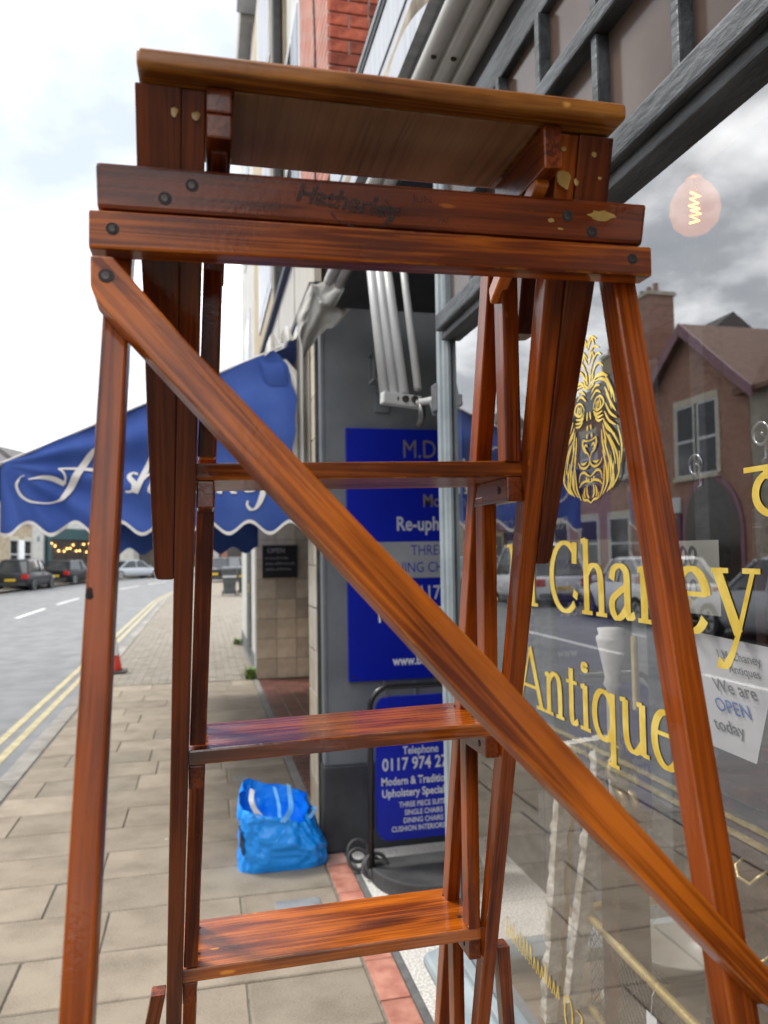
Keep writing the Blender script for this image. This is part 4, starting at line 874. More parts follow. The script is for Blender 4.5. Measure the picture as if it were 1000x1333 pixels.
# mirror in a dark frame
mr = thing('framed_mirror', 'dark wood framed mirror standing on the chest of drawers', 'mirror', (1.28, 1.3, 1.056))
boxo('mirror_glass', (1.262, 0.98, 1.09), (1.268, 1.52, 1.60), 'mirror', mr)
for a, b in (((1.250, 0.94, 1.056), (1.280, 1.56, 1.09)), ((1.250, 0.94, 1.60), (1.280, 1.56, 1.64)), ((1.250, 1.5205, 1.0905), (1.280, 1.56, 1.5995)), ((1.250, 0.94, 1.0905), (1.280, 0.9795, 1.5995))): boxo('frame', a, b, 'mahogany', mr, 0.006)
# distressed frame leaning in the corner
fr = thing('distressed_frame', 'tall distressed white and gilt picture frame leaning in the window corner', 'frame', (0.83, 1.75, 0.425))
def rough_bar(nm, p, q, w_, d_, mat, seed, amp=0.006):
    p, q = Vector(p), Vector(q); n_ = 40; vs = []; ax = (q-p).normalized(); a = ax.cross(Vector((0, 1, 0))).normalized(); b = ax.cross(a).normalized()
    for i in range(n_+1):
        c_ = p+(q-p)*i/n_
        for k, (sx, sy) in enumerate(((-1, -1), (1, -1), (1, 1), (-1, 1))):
            j = mnoise.noise(Vector((seed, i*0.55, k*3.1)))*amp
            vs.append(c_+a*(sx*(w_/2+j))+b*(sy*(d_/2+j)))
    fs = [(i*4+k, i*4+(k+1) % 4, (i+1)*4+(k+1) % 4, (i+1)*4+k) for i in range(n_) for k in range(4)]+[(3, 2, 1, 0), tuple(n_*4+k for k in range(4))]
    MB().add(vs, fs).build(nm, mat, fr)
rough_bar('upright', (0.800, 1.765, 0.43), (0.812, 1.665, 1.10), 0.030, 0.03, 'distressed', 1, 0.008)
rough_bar('gilt_slip', (0.824, 1.765, 0.43), (0.838, 1.668, 1.08), 0.012, 0.02, 'old_gilt', 5, 0.002)
rough_bar('upright', (0.875, 1.800, 0.43), (0.930, 1.700, 1.10), 0.034, 0.03, 'distressed', 9, 0.009)
rough_bar('crosspiece', (0.81, 1.668, 1.09), (0.93, 1.70, 1.09), 0.022, 0.03, 'distressed', 13)
rough_bar('crosspiece', (0.79, 1.768, 0.44), (0.885, 1.80, 0.44), 0.026, 0.03, 'distressed', 17)
# white turned column
col_ = MB().lathe([(0.05, 0.425), (0.05, 0.45), (0.028, 0.47), (0.017, 0.50), (0.0155, 1.20), (0.022, 1.21), (0.018, 1.225), (0.021, 1.245), (0.03, 1.29), (0.037, 1.32), (0.037, 1.328), (0.03, 1.335), (0.034, 1.35), (0.012, 1.352)], (1.0, 1.775, 0), 20).build('turned_column', 'white_wood', None, smooth=True)
tag(col_, 'slim white turned column standing inside the shop window by the corner', 'column')
# bronze figure
fg = thing('bronze_figure', 'small bronze seated figure on a block between the column and the leaning frame', 'statue', (0.93, 1.63, 0.425))
boxo('block', (0.90, 1.60, 0.425), (0.98, 1.68, 0.955), 'mahogany', fg, 0.005)
def skin(name, verts, edges, radii, mat, parent, sub=2):
    me = bpy.data.meshes.new(name); me.from_pydata(verts, edges, []); o = bpy.data.objects.new(name, me); COL.objects.link(o)
    md = o.modifiers.new('s', 'SKIN'); 
    for i, r in enumerate(radii): me.skin_vertices[0].data[i].radius = (r, r)
    me.skin_vertices[0].data[0].use_root = True
    sb = o.modifiers.new('d', 'SUBSURF'); sb.levels = sub; sb.render_levels = sub
    dg = bpy.context.evaluated_depsgraph_get(); m2 = bpy.data.meshes.new_from_object(o.evaluated_get(dg)); bpy.data.objects.remove(o)
    return obj(name, m2, mat, parent, None, True)
bx, by, bz = 0.935, 1.64, 0.957
sv = [(0, 0, .03), (0, 0.004, .07), (0.0, 0.0, .105), (0, -.003, .122), (-.002, -.004, .142), (-.022, 0, .10), (-.034, -.012, .075), (-.02, -.03, .062), (.022, 0, .10), (.036, -.004, .07), (.03, -.02, .045), (-.014, -.035, .035), (-.012, -.045, .01), (.014, -.04, .03), (.012, -.05, .008)]
se = [(0, 1), (1, 2), (2, 3), (3, 4), (2, 5), (5, 6), (6, 7), (2, 8), (8, 9), (9, 10), (0, 11), (11, 12), (0, 13), (13, 14)]
skin('body', [(bx+x, by+y_, bz+z) for x, y_, z in sv], se, [.026, .02, .02, .009, .016, .01, .008, .006, .01, .008, .006, .012, .008, .012, .008], 'bronze', fg)
# brass fender with wire mesh
fd = thing('brass_fender', 'brass railed fireguard with diamond wire mesh on the window floor', 'fireguard', (0.95, 1.3, 0.425))
rail = [(0.885, 0.6, 0.66), (0.886, 1.2, 0.66), (0.897, 1.55, 0.66), (0.906, 1.70, 0.66)]+[(0.956-0.045*math.cos(R(a)), 1.752+0.045*math.sin(R(a)), 0.66) for a in range(0, 91, 15)]+[(1.0, 1.797, 0.66), (1.10, 1.79, 0.66), (1.16, 1.785, 0.66)]
MB().tube(rail, 0.0105, 12).build('rail', 'brass', fd, smooth=True)
MB().tube([(x, y_, 0.44) for x, y_, z in rail], 0.010, 10).build('base_rail', 'brass', fd, smooth=True)
wv = MB()
def railpt(s_):
    tot = []; L_ = 0
    for a, b in zip(rail[:-1], rail[1:]): L_ += (Vector(b)-Vector(a)).length; tot.append(L_)
    d_ = s_*L_; prev = 0
    for i, tt in enumerate(tot):
        if d_ <= tt+1e-9: f_ = (d_-prev)/(tt-prev); a, b = Vector(rail[i]), Vector(rail[i+1]); return a+(b-a)*f_
        prev = tt
    return Vector(rail[-1])
nw = 64
for i in range(nw-8):
    for a, b in ((0, 8), (8, 0)):
        pp = [railpt((i+a+(b-a)*k/8)/nw)+Vector((0, 0, -0.01-0.20*k/8)) for k in range(9)]
        wv.tube(pp, 0.0009, 4, cap=False)
tag(wv.build('wire_mesh', 'iron', fd, fix=False), kind='stuff')
# bowl and price tags
bw = MB().lathe([(0.03, 0.427), (0.05, 0.432), (0.10, 0.47), (0.125, 0.50), (0.12, 0.502), (0.09, 0.472), (0.04, 0.44)], (1.22, 1.86, 0), 28).build('bowl', 'dish_white', None, smooth=True)
tag(bw, 'shallow off white bowl on the window floor behind the fireguard', 'bowl')
pt = thing('price_tag', 'white price tag hanging by a thread from the fireguard rail', 'price tag', (0.9, 1.45, 0.58))
MB().quad((0.872, 1.452, 0.615), (0.874, 1.418, 0.615), (0.873, 1.418, 0.555), (0.871, 1.452, 0.555)).build('card', 'paper', pt)
MB().tube([(0.893, 1.44, 0.672), (0.876, 1.435, 0.65), (0.872, 1.435, 0.612)], 0.0008, 5).build('thread', 'white_letter', pt)

# ------------------------------------------------------------------ fishmonger's shop
pm('cream_tile', (0.62, 0.53, 0.39), (0.76, 0.68, 0.54), 7, 0.25, 0.1, 30, objvar=0.22)
pm('cream_render', (0.36, 0.29, 0.18), (0.46, 0.385, 0.26), 4, 0.8, 0.2, 40)
pm('cream_fascia', (0.36, 0.335, 0.27), (0.46, 0.43, 0.355), 3, 0.5, stretch=(1, 6, 1))
pm('white_render', (0.43, 0.43, 0.40), (0.55, 0.55, 0.52), 3, 0.8, 0.2, 30)
pm('white_joinery', (0.48, 0.50, 0.52), (0.60, 0.615, 0.63), 6, 0.45)
pm('stone_pale', (0.30, 0.29, 0.27), (0.38, 0.37, 0.34), 5, 0.8)
pm('dark_glass', (0.02, 0.022, 0.025), (0.035, 0.04, 0.045), 2, 0.06)
pm('brick_piece', (0.25, 0.06, 0.038), (0.46, 0.14, 0.08), 22, 0.85, 0.6, 60, objvar=0.3)
pm('mortar', (0.42, 0.39, 0.35), (0.5, 0.47, 0.42), 30, 0.95)
pm('awning_blue', (0.036, 0.085, 0.33), (0.066, 0.13, 0.44), 3.0, 0.75, 0.15, 160, spec=0.2)
pm('awning_white', (0.74, 0.73, 0.70), (0.84, 0.83, 0.80), 3, 0.8, 0.2, 90)
pm('awning_lining', (0.26, 0.25, 0.23), (0.44, 0.43, 0.40), 5, 0.85, 0.3, 60, stretch=(1, 1, 0.4))
pm('chalkboard', (0.010, 0.012, 0.016), (0.018, 0.021, 0.026), 6, 0.6)
pm('chalk', (0.5, 0.5, 0.5), rough=0.9)
pm('pipe_black', (0.02, 0.02, 0.02), (0.05, 0.048, 0.045), 14, 0.6)
fish = thing('fishmonger_shop', 'fishmonger shop with cream tiled entrance under a red brick upper storey', 'shop', (0.65, 7, 0))
TS = 0.245
def tile_mesh(w_, h_, d_=0.012): return MB().box((-w_/2+.0025, -d_, -h_/2+.0025), (w_/2-.0025, 0, h_/2-.0025)).mesh('tile', 0.003, 1)
tm = tile_mesh(TS, TS); tmc = tile_mesh(0.268, TS)
tm.materials.append(MATS['cream_tile']); tmc.materials.append(MATS['cream_tile'])
# pier beside the grey doorway
pier = boxo('pier', (0.634, 4.165, 0.0), (0.80, 4.70, 3.02), 'grout', fish)
MX = Matrix(((0, 1, 0, 0), (-1, 0, 0, 0), (0, 0, 1, 0), (0, 0, 0, 1)))            # tile facing the street (-X)
for c in range(2):
    for r in range(12): obj('tile', tmc, None, pier, Matrix.Translation((0.634, 4.17+0.268*(c+0.5), 0.01+TS*(r+0.5))) @ MX)
boxo('downpipe_or_gap', (0.592, 4.13, 0.0), (0.622, 4.158, 2.95), 'pipe_black', fish, 0.006)  # black strip added for the dark gap between pier and grey wall
# tiled end wall of the entrance, facing up the street
ew = boxo('entrance_wall', (0.63, 9.702, 0.0), (1.34, 9.80, 2.9), 'grout', fish)
tile2 = tile_mesh(0.216, TS); tile2.materials.append(MATS['cream_tile'])
for r in range(11):
    for c in range(2): obj('tile', tm, None, ew, Matrix.Translation((0.632+TS*(c+0.5), 9.702, 0.01+TS*(r+0.5))))
    obj('tile', tile2, None, ew, Matrix.Translation((0.632+0.49+0.109, 9.702, 0.01+TS*(r+0.5))))
lw_ = boxo('low_wall', (1.313, 4.71, 0.0), (1.45, 9.70, 0.75), 'grout', fish)
for c in range(20):
    for r in range(3): obj('tile', tm, None, lw_, Matrix.Translation((1.313, 4.73+TS*(c+0.5), 0.01+TS*(r+0.5))) @ MX)
boxo('low_wall_cap', (1.285, 4.71, 0.751), (1.46, 9.68, 0.79), 'pipe_black', fish, 0.006)
boxo('shop_window', (1.40, 4.71, 0.79), (1.44, 9.70, 2.85), 'dark_glass', fish)
boxo('entrance_ceiling', (0.63, 4.71, 2.92), (1.5, 9.70, 3.0), 'room_brown', fish)
fas2 = boxo('fascia', (0.60, 4.17, 3.06), (0.64, 10.35, 3.56), 'cream_fascia', fish)
for yy_ in (5.1, 6.2, 7.3, 8.4, 9.5): boxo('fascia_joint', (0.597, yy_, 3.06), (0.5995, yy_+0.012, 3.56), 'old_cloth', fas2)
boxo('fascia_trim', (0.56, 4.17, 3.565), (0.66, 10.35, 3.62), 'pipe_black', fish, 0.004)
boxo('fascia_trim', (0.57, 4.17, 3.01), (0.66, 10.35, 3.055), 'pipe_black', fish, 0.004)
# upper storey
core = boxo('upper_wall', (0.685, 4.018, 3.05), (1.6, 5.25, 9.0), 'brick_end', fish)
boxo('upper_wall_side', (0.672, 4.05, 3.62), (0.6845, 5.25, 9.0), 'brick_red', fish)
ends = boxo('brick_return', (0.675, 4.008, 3.60), (1.0, 4.0175, 5.42), 'mortar', fish)
bk = {}
for ln_ in (0.215, 0.105, 0.16):
    bk[ln_] = MB().box((-ln_/2, -0.012, -0.0325), (ln_/2, 0.004, 0.0325)).mesh('brick', 0.003, 1); bk[ln_].materials.append(MATS['brick_piece'])
rb = random.Random(4)
for r in range(24):
    x = 0.672; seq = [0.215, 0.105] if r % 2 == 0 else [0.105, 0.105, 0.105]
    for ln_ in seq:
        obj('brick', bk[ln_], None, ends, Matrix.Translation((x+ln_/2, 4.008+rb.uniform(-.002, .002), 3.64+r*0.075)))
        x += ln_+0.010
MB().tube([(0.665, 4.55, 3.7), (0.666, 4.50, 4.6), (0.665, 4.6, 5.4), (0.666, 4.52, 7)], 0.006, 6).build('cable', 'black_tube', fish)
boxo('window_reveal', (0.70, 5.25, 3.62), (1.5, 6.35, 9.0), 'white_render', fish)
for z0 in (3.75, 6.4):
    wf = boxo('window', (0.672, 5.30, z0), (0.70, 6.30, z0+1.9), 'white_joinery', fish, 0.004)
    for a, b in ((5.38, 5.76), (5.84, 6.22)):
        for c_, d_ in ((z0+0.1, z0+0.9), (z0+1.0, z0+1.8)): boxo('pane', (0.668, a, c_), (0.6715, b, d_), 'dark_glass', wf)
boxo('downpipe_or_gap', (0.585, 6.42, 3.62), (0.665, 6.56, 9.2), 'pipe_black', fish, 0.02)
boxo('rendered_wall', (0.672, 6.40, 3.62), (1.5, 10.4, 8.6), 'cream_render', fish)
for z0 in (4.2, 6.6):
    wf = boxo('window', (0.655, 7.6, z0), (0.6715, 9.3, z0+1.7), 'white_joinery', fish, 0.004)
    for k in range(4): boxo('blind_strip', (0.650, 7.68+k*0.39, z0+0.1), (0.6545, 7.68+k*0.39+0.34, z0+1.6), 'fascia_white', wf)
boxo('eaves', (0.45, 4.0, 9.01), (1.5, 10.4, 9.3), 'white_joinery', fish, 0.02)
# entrance floor of small red tiles
qf = MB().box((0.60, 4.70, -0.06), (1.40, 9.70, -0.004)).build('entrance_floor', 'grout'); tag(qf, kind='structure')
boxo('step_edge', (0.588, 4.70, -0.04), (0.648, 9.70, 0.012), 'kerb_stone', qf, 0.006)
qm = MB().box((-.073, -.073, -.01), (.073, .073, 0.006)).mesh('quarry', 0.003, 1); qm.materials.append(MATS['quarry_tile'])
for i in range(5):
    for j in range(33):
        if j*0.151+4.78 < 9.66: obj('floor_tile', qm, None, qf, Matrix.Translation((0.727+0.151*i, 4.78+0.151*j, rb.uniform(-.001, .001))))
# white rendered house beyond
wh = thing('white_house', 'white rendered house front next to the tiled fishmonger entrance', 'house', (0.66, 12, 0))
boxo('wall', (0.66, 9.81, 0.0), (3.5, 14.0, 2.95), 'white_render', wh)
boxo('upper_wall', (0.68, 10.41, 2.951), (3.5, 14.0, 8.9), 'white_render', wh)
boxo('plinth', (0.645, 9.81, 0.0), (0.6595, 14.0, 0.22), 'wall_grey', wh)
boxo('corner_strip', (0.625, 9.81, 0.0), (0.6445, 9.98, 2.7), 'white_joinery', wh)
boxo('cornice', (0.50, 10.41, 8.91), (3.5, 14.1, 9.35), 'stone_pale', wh, 0.03)
dr = boxo('door', (0.640, 11.2, 0.1), (0.6590, 12.1, 2.1), 'frame_worn', wh); boxo('handle', (0.62, 11.3, 1.0), (0.64, 11.33, 1.12), 'brass', dr)
for z0 in (3.6, 6.2):
    wf = boxo('window', (0.665, 11.4, z0), (0.6795, 12.7, z0+1.6), 'white_joinery', wh); boxo('pane', (0.661, 11.5, z0+0.1), (0.6648, 12.6, z0+1.5), 'dark_glass', wf)
# tiled end of the wall as seen from up the street

# ------------------------------------------------------------------ the blue awning
AW = thing('blue_awning', 'royal blue awning with white scalloped hem and flowing white script over the tiled entrance', 'awning', (-0.2, 6.9, 1.7))
def hem(x, n=0): return 1.713+0.036*math.cos(2*math.pi*(x+0.72)/0.247)
def topz(x): return 2.076+(x+1.121)*(2.815-2.076)/(0.45+1.121)
def redge(t):            # loose right edge, bottom to top
    P_ = [(0.620, 0.0), (0.60, 0.12), (0.545, 0.30), (0.528, 0.42), (0.552, 0.52), (0.545, 0.60), (0.562, 0.72), (0.525, 0.80), (0.512, 0.90), (0.42, 1.0)]
    for (xa, a), (xb, b) in zip(P_[:-1], P_[1:]):
        if t <= b: return xa+(xb-xa)*(t-a)/(b-a)
    return P_[-1][0]
def fold(x, z):
    d = math.hypot(x+1.12, z-2.08); an = math.atan2(z-2.08, x+1.12)
    f = 0.020*math.sin(an*17+1.2)*min(1, d*1.3)*math.exp(-d*0.5)
    f += 0.014*mnoise.noise(Vector((x*2.3, z*3.1, 1.7)))+0.010*mnoise.noise(Vector((x*6+z*3, z*2, 5.2)))
    return f*1.9
def cheek(u, v, Y, amp=1.0):
    xr = redge(v); x = -1.117+(xr+1.117)*u
    z0 = hem(x); z1 = topz(min(x, 0.45)); z = z0+(z1-z0)*v
    return (x, Y+fold(x, z)*amp, z)
pnl = MB().grid(lambda u, v: cheek(u, v, 4.70), 120, 44).build('side_panel', 'awning_blue', AW, smooth=True, fix=False)
def ribbon(fn, n, w_, Y):
    vs = []
    for i in range(n+1):
        x, z = fn(i/n); vs += [(x, Y(x, z), z-w_/2), (x, Y(x, z), z+w_/2)]
    return MB().add(vs, [(2*i, 2*i+2, 2*i+3, 2*i+1) for i in range(n)])
ribbon(lambda u: (-1.117+1.737*u, hem(-1.117+1.737*u)), 160, 0.021, lambda x, z: 4.694+fold(x, z+0.01)).build('hem_trim', 'awning_white', AW, fix=False)
# flap stitched near the wall
MB().grid(lambda u, v: (0.335+0.135*u+0.03*v, 4.672-0.012*math.sin(v*3.1)+fold(0.4, 2.6)+0.02*v, 2.735-0.135*v-0.03*u-0.01*math.sin(u*5)), 14, 10).build('flap', 'awning_blue', AW, smooth=True, fix=False)
far = MB().grid(lambda u, v: (-1.117+1.74*u, 9.2+0.5*fold(-1.1+1.7*u, 2), (1.60+0.04*math.cos(2*math.pi*(1.74*u)/0.29))+(topz(min(-1.117+1.74*u, .45))-1.60)*v), 90, 12).build('far_panel', 'awning_blue', AW, smooth=True, fix=False)
MB().grid(lambda u, v: (-1.121+1.74*v, 4.70+4.5*u, 2.080+0.80*v+0.012*math.sin(u*24)*math.sin(v*3)), 40, 12).build('top_sheet', 'awning_blue', AW, smooth=True, fix=False)
MB().grid(lambda u, v: (-1.125, 4.70+4.5*u, 2.075-(0.19+0.02*math.cos(u*110))*v), 120, 3).build('front_valance', 'awning_blue', AW, smooth=True, fix=False)
MB().tube([(-1.12, 4.69, 2.08), (-1.12, 9.2, 2.08)], 0.014, 8).build('front_bar', 'tube_white', AW, smooth=True)
MB().tube([(-1.121, 4.706, 2.082), (0.47, 4.706, 2.828)], 0.007, 8).build('edge_rope', 'awning_white', AW, smooth=True)
MB().tube([(-1.10, 4.75, 2.06), (0.62, 4.75, 2.02)], 0.012, 8).build('arm', 'tube_white', AW, smooth=True)
# script lettering along the panel
def px(x, y): return (-1.117+x*0.004335, 2.076-(y-605)*0.00434)
def scr(pts, f=1.0): return [px(p[0], p[1])+((p[2] if len(p) > 2 else 1.0)*f,) for p in spline(pts, 7)]
strokes = {
 'f': [scr([(150, 577, .5), (140, 571, .6), (126, 578, 1), (113, 588, 1.5), (100, 607, 1.9), (88, 630, 1.9), (77, 648, 1.4), (68, 653, .8), (54, 655, .6), (37, 653, .7), (25, 645, .8), (20, 633, .7), (23, 623, .5), (29, 619, .3)]),
       scr([(34, 624, .5), (48, 621, 1.3), (64, 623, 1.6), (78, 630, 1.3)]), scr([(78, 630, .6), (80, 621, .5), (77, 614, .5), (71, 610, .4)]), scr([(71, 610, .7), (95, 609.5, 1.0), (122, 611, 1.5)])],
 'i': [scr([(131, 612, .7), (127, 622, 1.4), (121, 638, 1.4), (124, 644, .8), (131, 641, .5)]), scr([(135, 601, 1.2), (133, 604, 1.2)])],
 's': [scr([(171, 616, .6), (164, 614, .9), (160, 620, 1.2), (167, 630, 1.4), (164, 639, 1.2), (155, 640, .7)])],
 'h': [scr([(190, 588, .6), (186, 598, 1.3), (176, 622, 1.6), (168, 642, 1.4)]), scr([(172, 632, .5), (183, 618, .9), (193, 615, 1.2), (192, 626, 1.5), (187, 639, 1.2), (194, 641, .6)])],
 'm': [scr([(212, 616, .7), (207, 628, 1.4), (203, 642, 1.4)]), scr([(206, 630, .5), (217, 617, .9), (223, 618, 1.2), (217, 642, 1.3)]), scr([(220, 630, .5), (231, 617, .9), (237, 620, 1.3), (231, 640, 1.2), (237, 641, .6)])],
 'o': [[px(252+9*math.cos(R(a))+3*math.sin(R(a)), 629-13*math.sin(R(a)))+(0.8+0.6*abs(math.cos(R(a))),) for a in range(0, 361, 20)]],
 'n': [scr([(287, 616, .7), (282, 628, 1.4), (278, 642, 1.4)]), scr([(282, 630, .5), (293, 617, .9), (301, 618, 1.3), (296, 638, 1.3), (302, 641, .6)])],
 'g': [[px(322+9*math.cos(R(a))+3*math.sin(R(a)), 627-12*math.sin(R(a)))+(0.8+0.6*abs(math.cos(R(a))),) for a in range(0, 361, 20)], scr([(346, 614, .8), (341, 630, 1.5), (335, 650, 1.5), (328, 662, 1.0), (321, 664, .9), (316, 658, .7), (317, 652, .5)])],
 'e': [scr([(352, 630, .5), (362, 622, .9), (360, 615, .9), (352, 620, 1.2), (350, 634, 1.3), (357, 641, .8), (366, 636, .5)])],
 'r': [scr([(372, 616, .7), (368, 630, 1.3), (364, 642, 1.3)]), scr([(369, 628, .5), (376, 617, .9), (383, 618, 1.2)])],
}
for ch, ss in strokes.items():
    mb = pen(ss, 0.024, 0.012, 0.25, 0.0004)
    mb.v = [(x, 4.690-z+fold(x, y_), y_) for x, y_, z in mb.v]
    mb.build('script_letter', 'awning_white', AW, fix=False)
# grey and white lining bunched up by the pier
def lin1(u, v):          # hanging pleats
    x = 0.545+0.185*u; return (x, 4.56-0.05*u+0.030*math.sin(u*30)+0.01*mnoise.noise(Vector((u*5, v*4, 2))), 1.75+1.10*v+0.04*math.sin(u*11)*v)
MB().grid(lin1, 60, 16).build('lining_pleats', 'awning_lining', AW, smooth=True, fix=False)
def lin2(u, v):          # crumpled cloth gathered over the arm
    up_ = spline([(0.468, 2.745), (0.53, 2.92), (0.60, 2.985), (0.86, 3.03)], 10); lo_ = spline([(0.505, 2.555), (0.60, 2.70), (0.68, 2.755), (0.855, 2.935)], 10)
    k = min(int(u*30), 29); f_ = u*30-k
    a = [up_[k][q]+(up_[k+1][q]-up_[k][q])*f_ for q in (0, 1)]; b_ = [lo_[k][q]+(lo_[k+1][q]-lo_[k][q])*f_ for q in (0, 1)]
    n_ = mnoise.noise(Vector((u*4, v*3, 7)))+0.6*mnoise.noise(Vector((u*9, v*8, 3)))
    return (a[0]+(b_[0]-a[0])*v+0.01*n_, 3.93+0.06*u-0.05*math.sin(v*3.1)+0.03*n_+0.012*math.sin(v*13+u*7), a[1]+(b_[1]-a[1])*v+0.004*math.sin(u*17))
MB().grid(lin2, 50, 22).build('gathered_cloth', 'awning_lining', AW, smooth=True, fix=False)
def lin3(u, v):          # torn white strip along the top edge
    x = 0.36+0.26*u; return (x, 4.66+0.02*math.sin(u*30), topz(min(x, .45))-0.02+(0.02+0.08*abs(math.sin(u*9.3)))*v+0.10*u)
MB().grid(lin3, 40, 4).build('torn_edge', 'awning_white', AW, smooth=True, fix=False)
MB().grid(lambda u, v: (redge(v)-0.02+0.10*u, 4.73+0.02*math.sin(u*6+v*9), 1.78+v*0.98), 8, 30).build('side_lining', 'awning_white', AW, smooth=True, fix=False)

# chalk board
cb_ = thing('chalk_board', 'small black chalk board reading OPEN on the tiled entrance wall', 'sign', (0.92, 9.68, 1.25))
brd = boxo('board', (0.705, 9.665, 1.25), (1.138, 9.688, 1.657), 'chalkboard', cb_, 0.003)
text('chalk_writing', 'OPEN', (0.765, 9.6645, 1.565), (1, 0, 0), (0, 0, 1), 0.085, 'chalk', brd)
for i, (z, n_) in enumerate(((1.485, 8), (1.415, 10), (1.345, 9))):
    st = []
    for k in range(n_):
        x0 = 0.75+0.036*k+rb.uniform(-.004, .004); h0 = rb.uniform(0.012, 0.036)
        st.append(spline([(x0, z), (x0+0.008, z+h0), (x0+0.018, z+h0*0.3), (x0+0.026, z+h0*0.6)], 4))
    mb = pen(st, 0.005, 0.004); mb.v = [(x, 9.6645-z_, y_) for x, y_, z_ in mb.v]; mb.build('chalk_writing', 'chalk', brd, fix=False)

# ------------------------------------------------------------------ blue shopping bag
m, t, b, o = newmat('bag_blue')
b.inputs['Base Color'].default_value = (0.008, 0.30, 0.92, 1); b.inputs['Roughness'].default_value = 0.32; b.inputs['Coat Weight'].default_value = 0.2
b.inputs['Subsurface Weight'].default_value = 0.0
v = mapping(t, 'Object', (1, 1, 1)); n = t.nodes.new('ShaderNodeTexNoise'); n.inputs['Scale'].default_value = 13; n.inputs['Detail'].default_value = 4; n.inputs['Distortion'].default_value = 2.4
t.links.new(v, n.inputs['Vector']); bp = t.nodes.new('ShaderNodeBump'); bp.inputs['Strength'].default_value = 0.38; bp.inputs['Distance'].default_value = 0.02
t.links.new(n.outputs[0], bp.inputs['Height']); t.links.new(bp.outputs[0], b.inputs['Normal'])
pm('bag_strap', (0.10, 0.36, 0.78), (0.16, 0.45, 0.85), 20, 0.4)
pm('bag_print', (0.02, 0.02, 0.025), (0.05, 0.07, 0.12), 40, 0.5)
pm('strap_white', (0.7, 0.72, 0.74), rough=0.5)
bag = thing('shopping_bag', 'crumpled bright blue plastic shopping bag standing open on the pavement', 'bag', (0.37, 3.95, 0))
def bagpt(u, v, inset=0.0, amp=1.0):
    a = 2*math.pi*u; ca, sa = math.cos(a), math.sin(a); e_ = 0.55
    sx = math.copysign(abs(ca)**e_, ca); sy = math.copysign(abs(sa)**e_, sa)
    hw = 0.225-0.055*v+0.01*math.sin(v*3.1); hd = 0.125+0.03*math.sin(v*2.6)-0.01*v
    ztop = 0.31+0.055*sa+0.035*ca*(-1)+0.02*math.sin(a*3+1); z = ztop*v
    cx = 0.378-0.028*v+0.012*math.sin(v*5); cy = 3.985
    n_ = Vector((ca*2.2, sa*2.2, z*9)); d_ = (mnoise.noise(n_)*0.55+0.45*mnoise.noise(n_*2.3+Vector((3, 1, 4)))+0.25*mnoise.noise(n_*5))*0.024*amp*min(1, v*5+0.15)
    f_ = abs(math.sin(z*34+a*1.5+2*mnoise.noise(n_)))*0.0045*amp
    return Vector((cx+sx*(hw+d_-f_-inset), cy+sy*(hd+d_-f_-inset), max(z, 0.001)))
MB().grid(lambda u, v: bagpt(u % 1.0, v), 120, 46).build('body', 'bag_blue', bag, smooth=True, fix=False)
MB().grid(lambda u, v: bagpt(u % 1.0, 1-0.75*v, 0.006+0.05*v)+Vector((0, 0, -0.002)), 80, 14).build('inside', 'bag_blue', bag, smooth=True, fix=False)
MB().add([bagpt(k/40, 0.28, 0.03) for k in range(40)], [tuple(range(40))]).build('contents', 'bag_blue', bag, fix=False)
def strap(pts, wid, mat):
    P_ = [Vector(p) for p in pts]; vs = []
    for i, p in enumerate(P_):
        d_ = (P_[min(i+1, len(P_)-1)]-P_[max(i-1, 0)]).normalized(); s_ = d_.cross(Vector((0.3, -1, 0.5))).normalized()*wid/2; vs += [p-s_, p+s_]
    MB().add(vs, [(2*i, 2*i+1, 2*i+3, 2*i+2) for i in range(len(P_)-1)]).build('strap', mat, bag, smooth=True, fix=False)
def sp3(pts, n=6):
    xy = spline([(p[0], p[2]) for p in pts], n); yy_ = spline([(p[1], 0) for p in pts], n); return [(a[0], b[0], a[1]) for a, b in zip(xy, yy_)]
strap(sp3([(0.37, 3.845, 0.245), (0.395, 3.85, 0.268), (0.415, 3.88, 0.30), (0.418, 3.96, 0.335), (0.425, 4.08, 0.352)]), 0.026, 'bag_strap')
strap(sp3([(0.37, 3.845, 0.245), (0.358, 3.87, 0.262), (0.36, 3.94, 0.30), (0.35, 4.07, 0.348)]), 0.018, 'bag_strap')
strap(sp3([(0.275, 3.858, 0.262), (0.240, 3.862, 0.305), (0.222, 3.88, 0.350), (0.232, 3.96, 0.378)]), 0.026, 'strap_white')
strap(sp3([(0.50, 3.845, 0.25), (0.525, 3.84, 0.285), (0.53, 3.86, 0.30), (0.52, 3.88, 0.28)]), 0.018, 'bag_strap')
MB().grid(lambda u, v: bagpt(0.53+0.075*u, 0.30+0.40*v, -0.004)+Vector((-0.003, -0.003, 0)), 10, 12).build('print', 'bag_print', bag, smooth=True, fix=False)

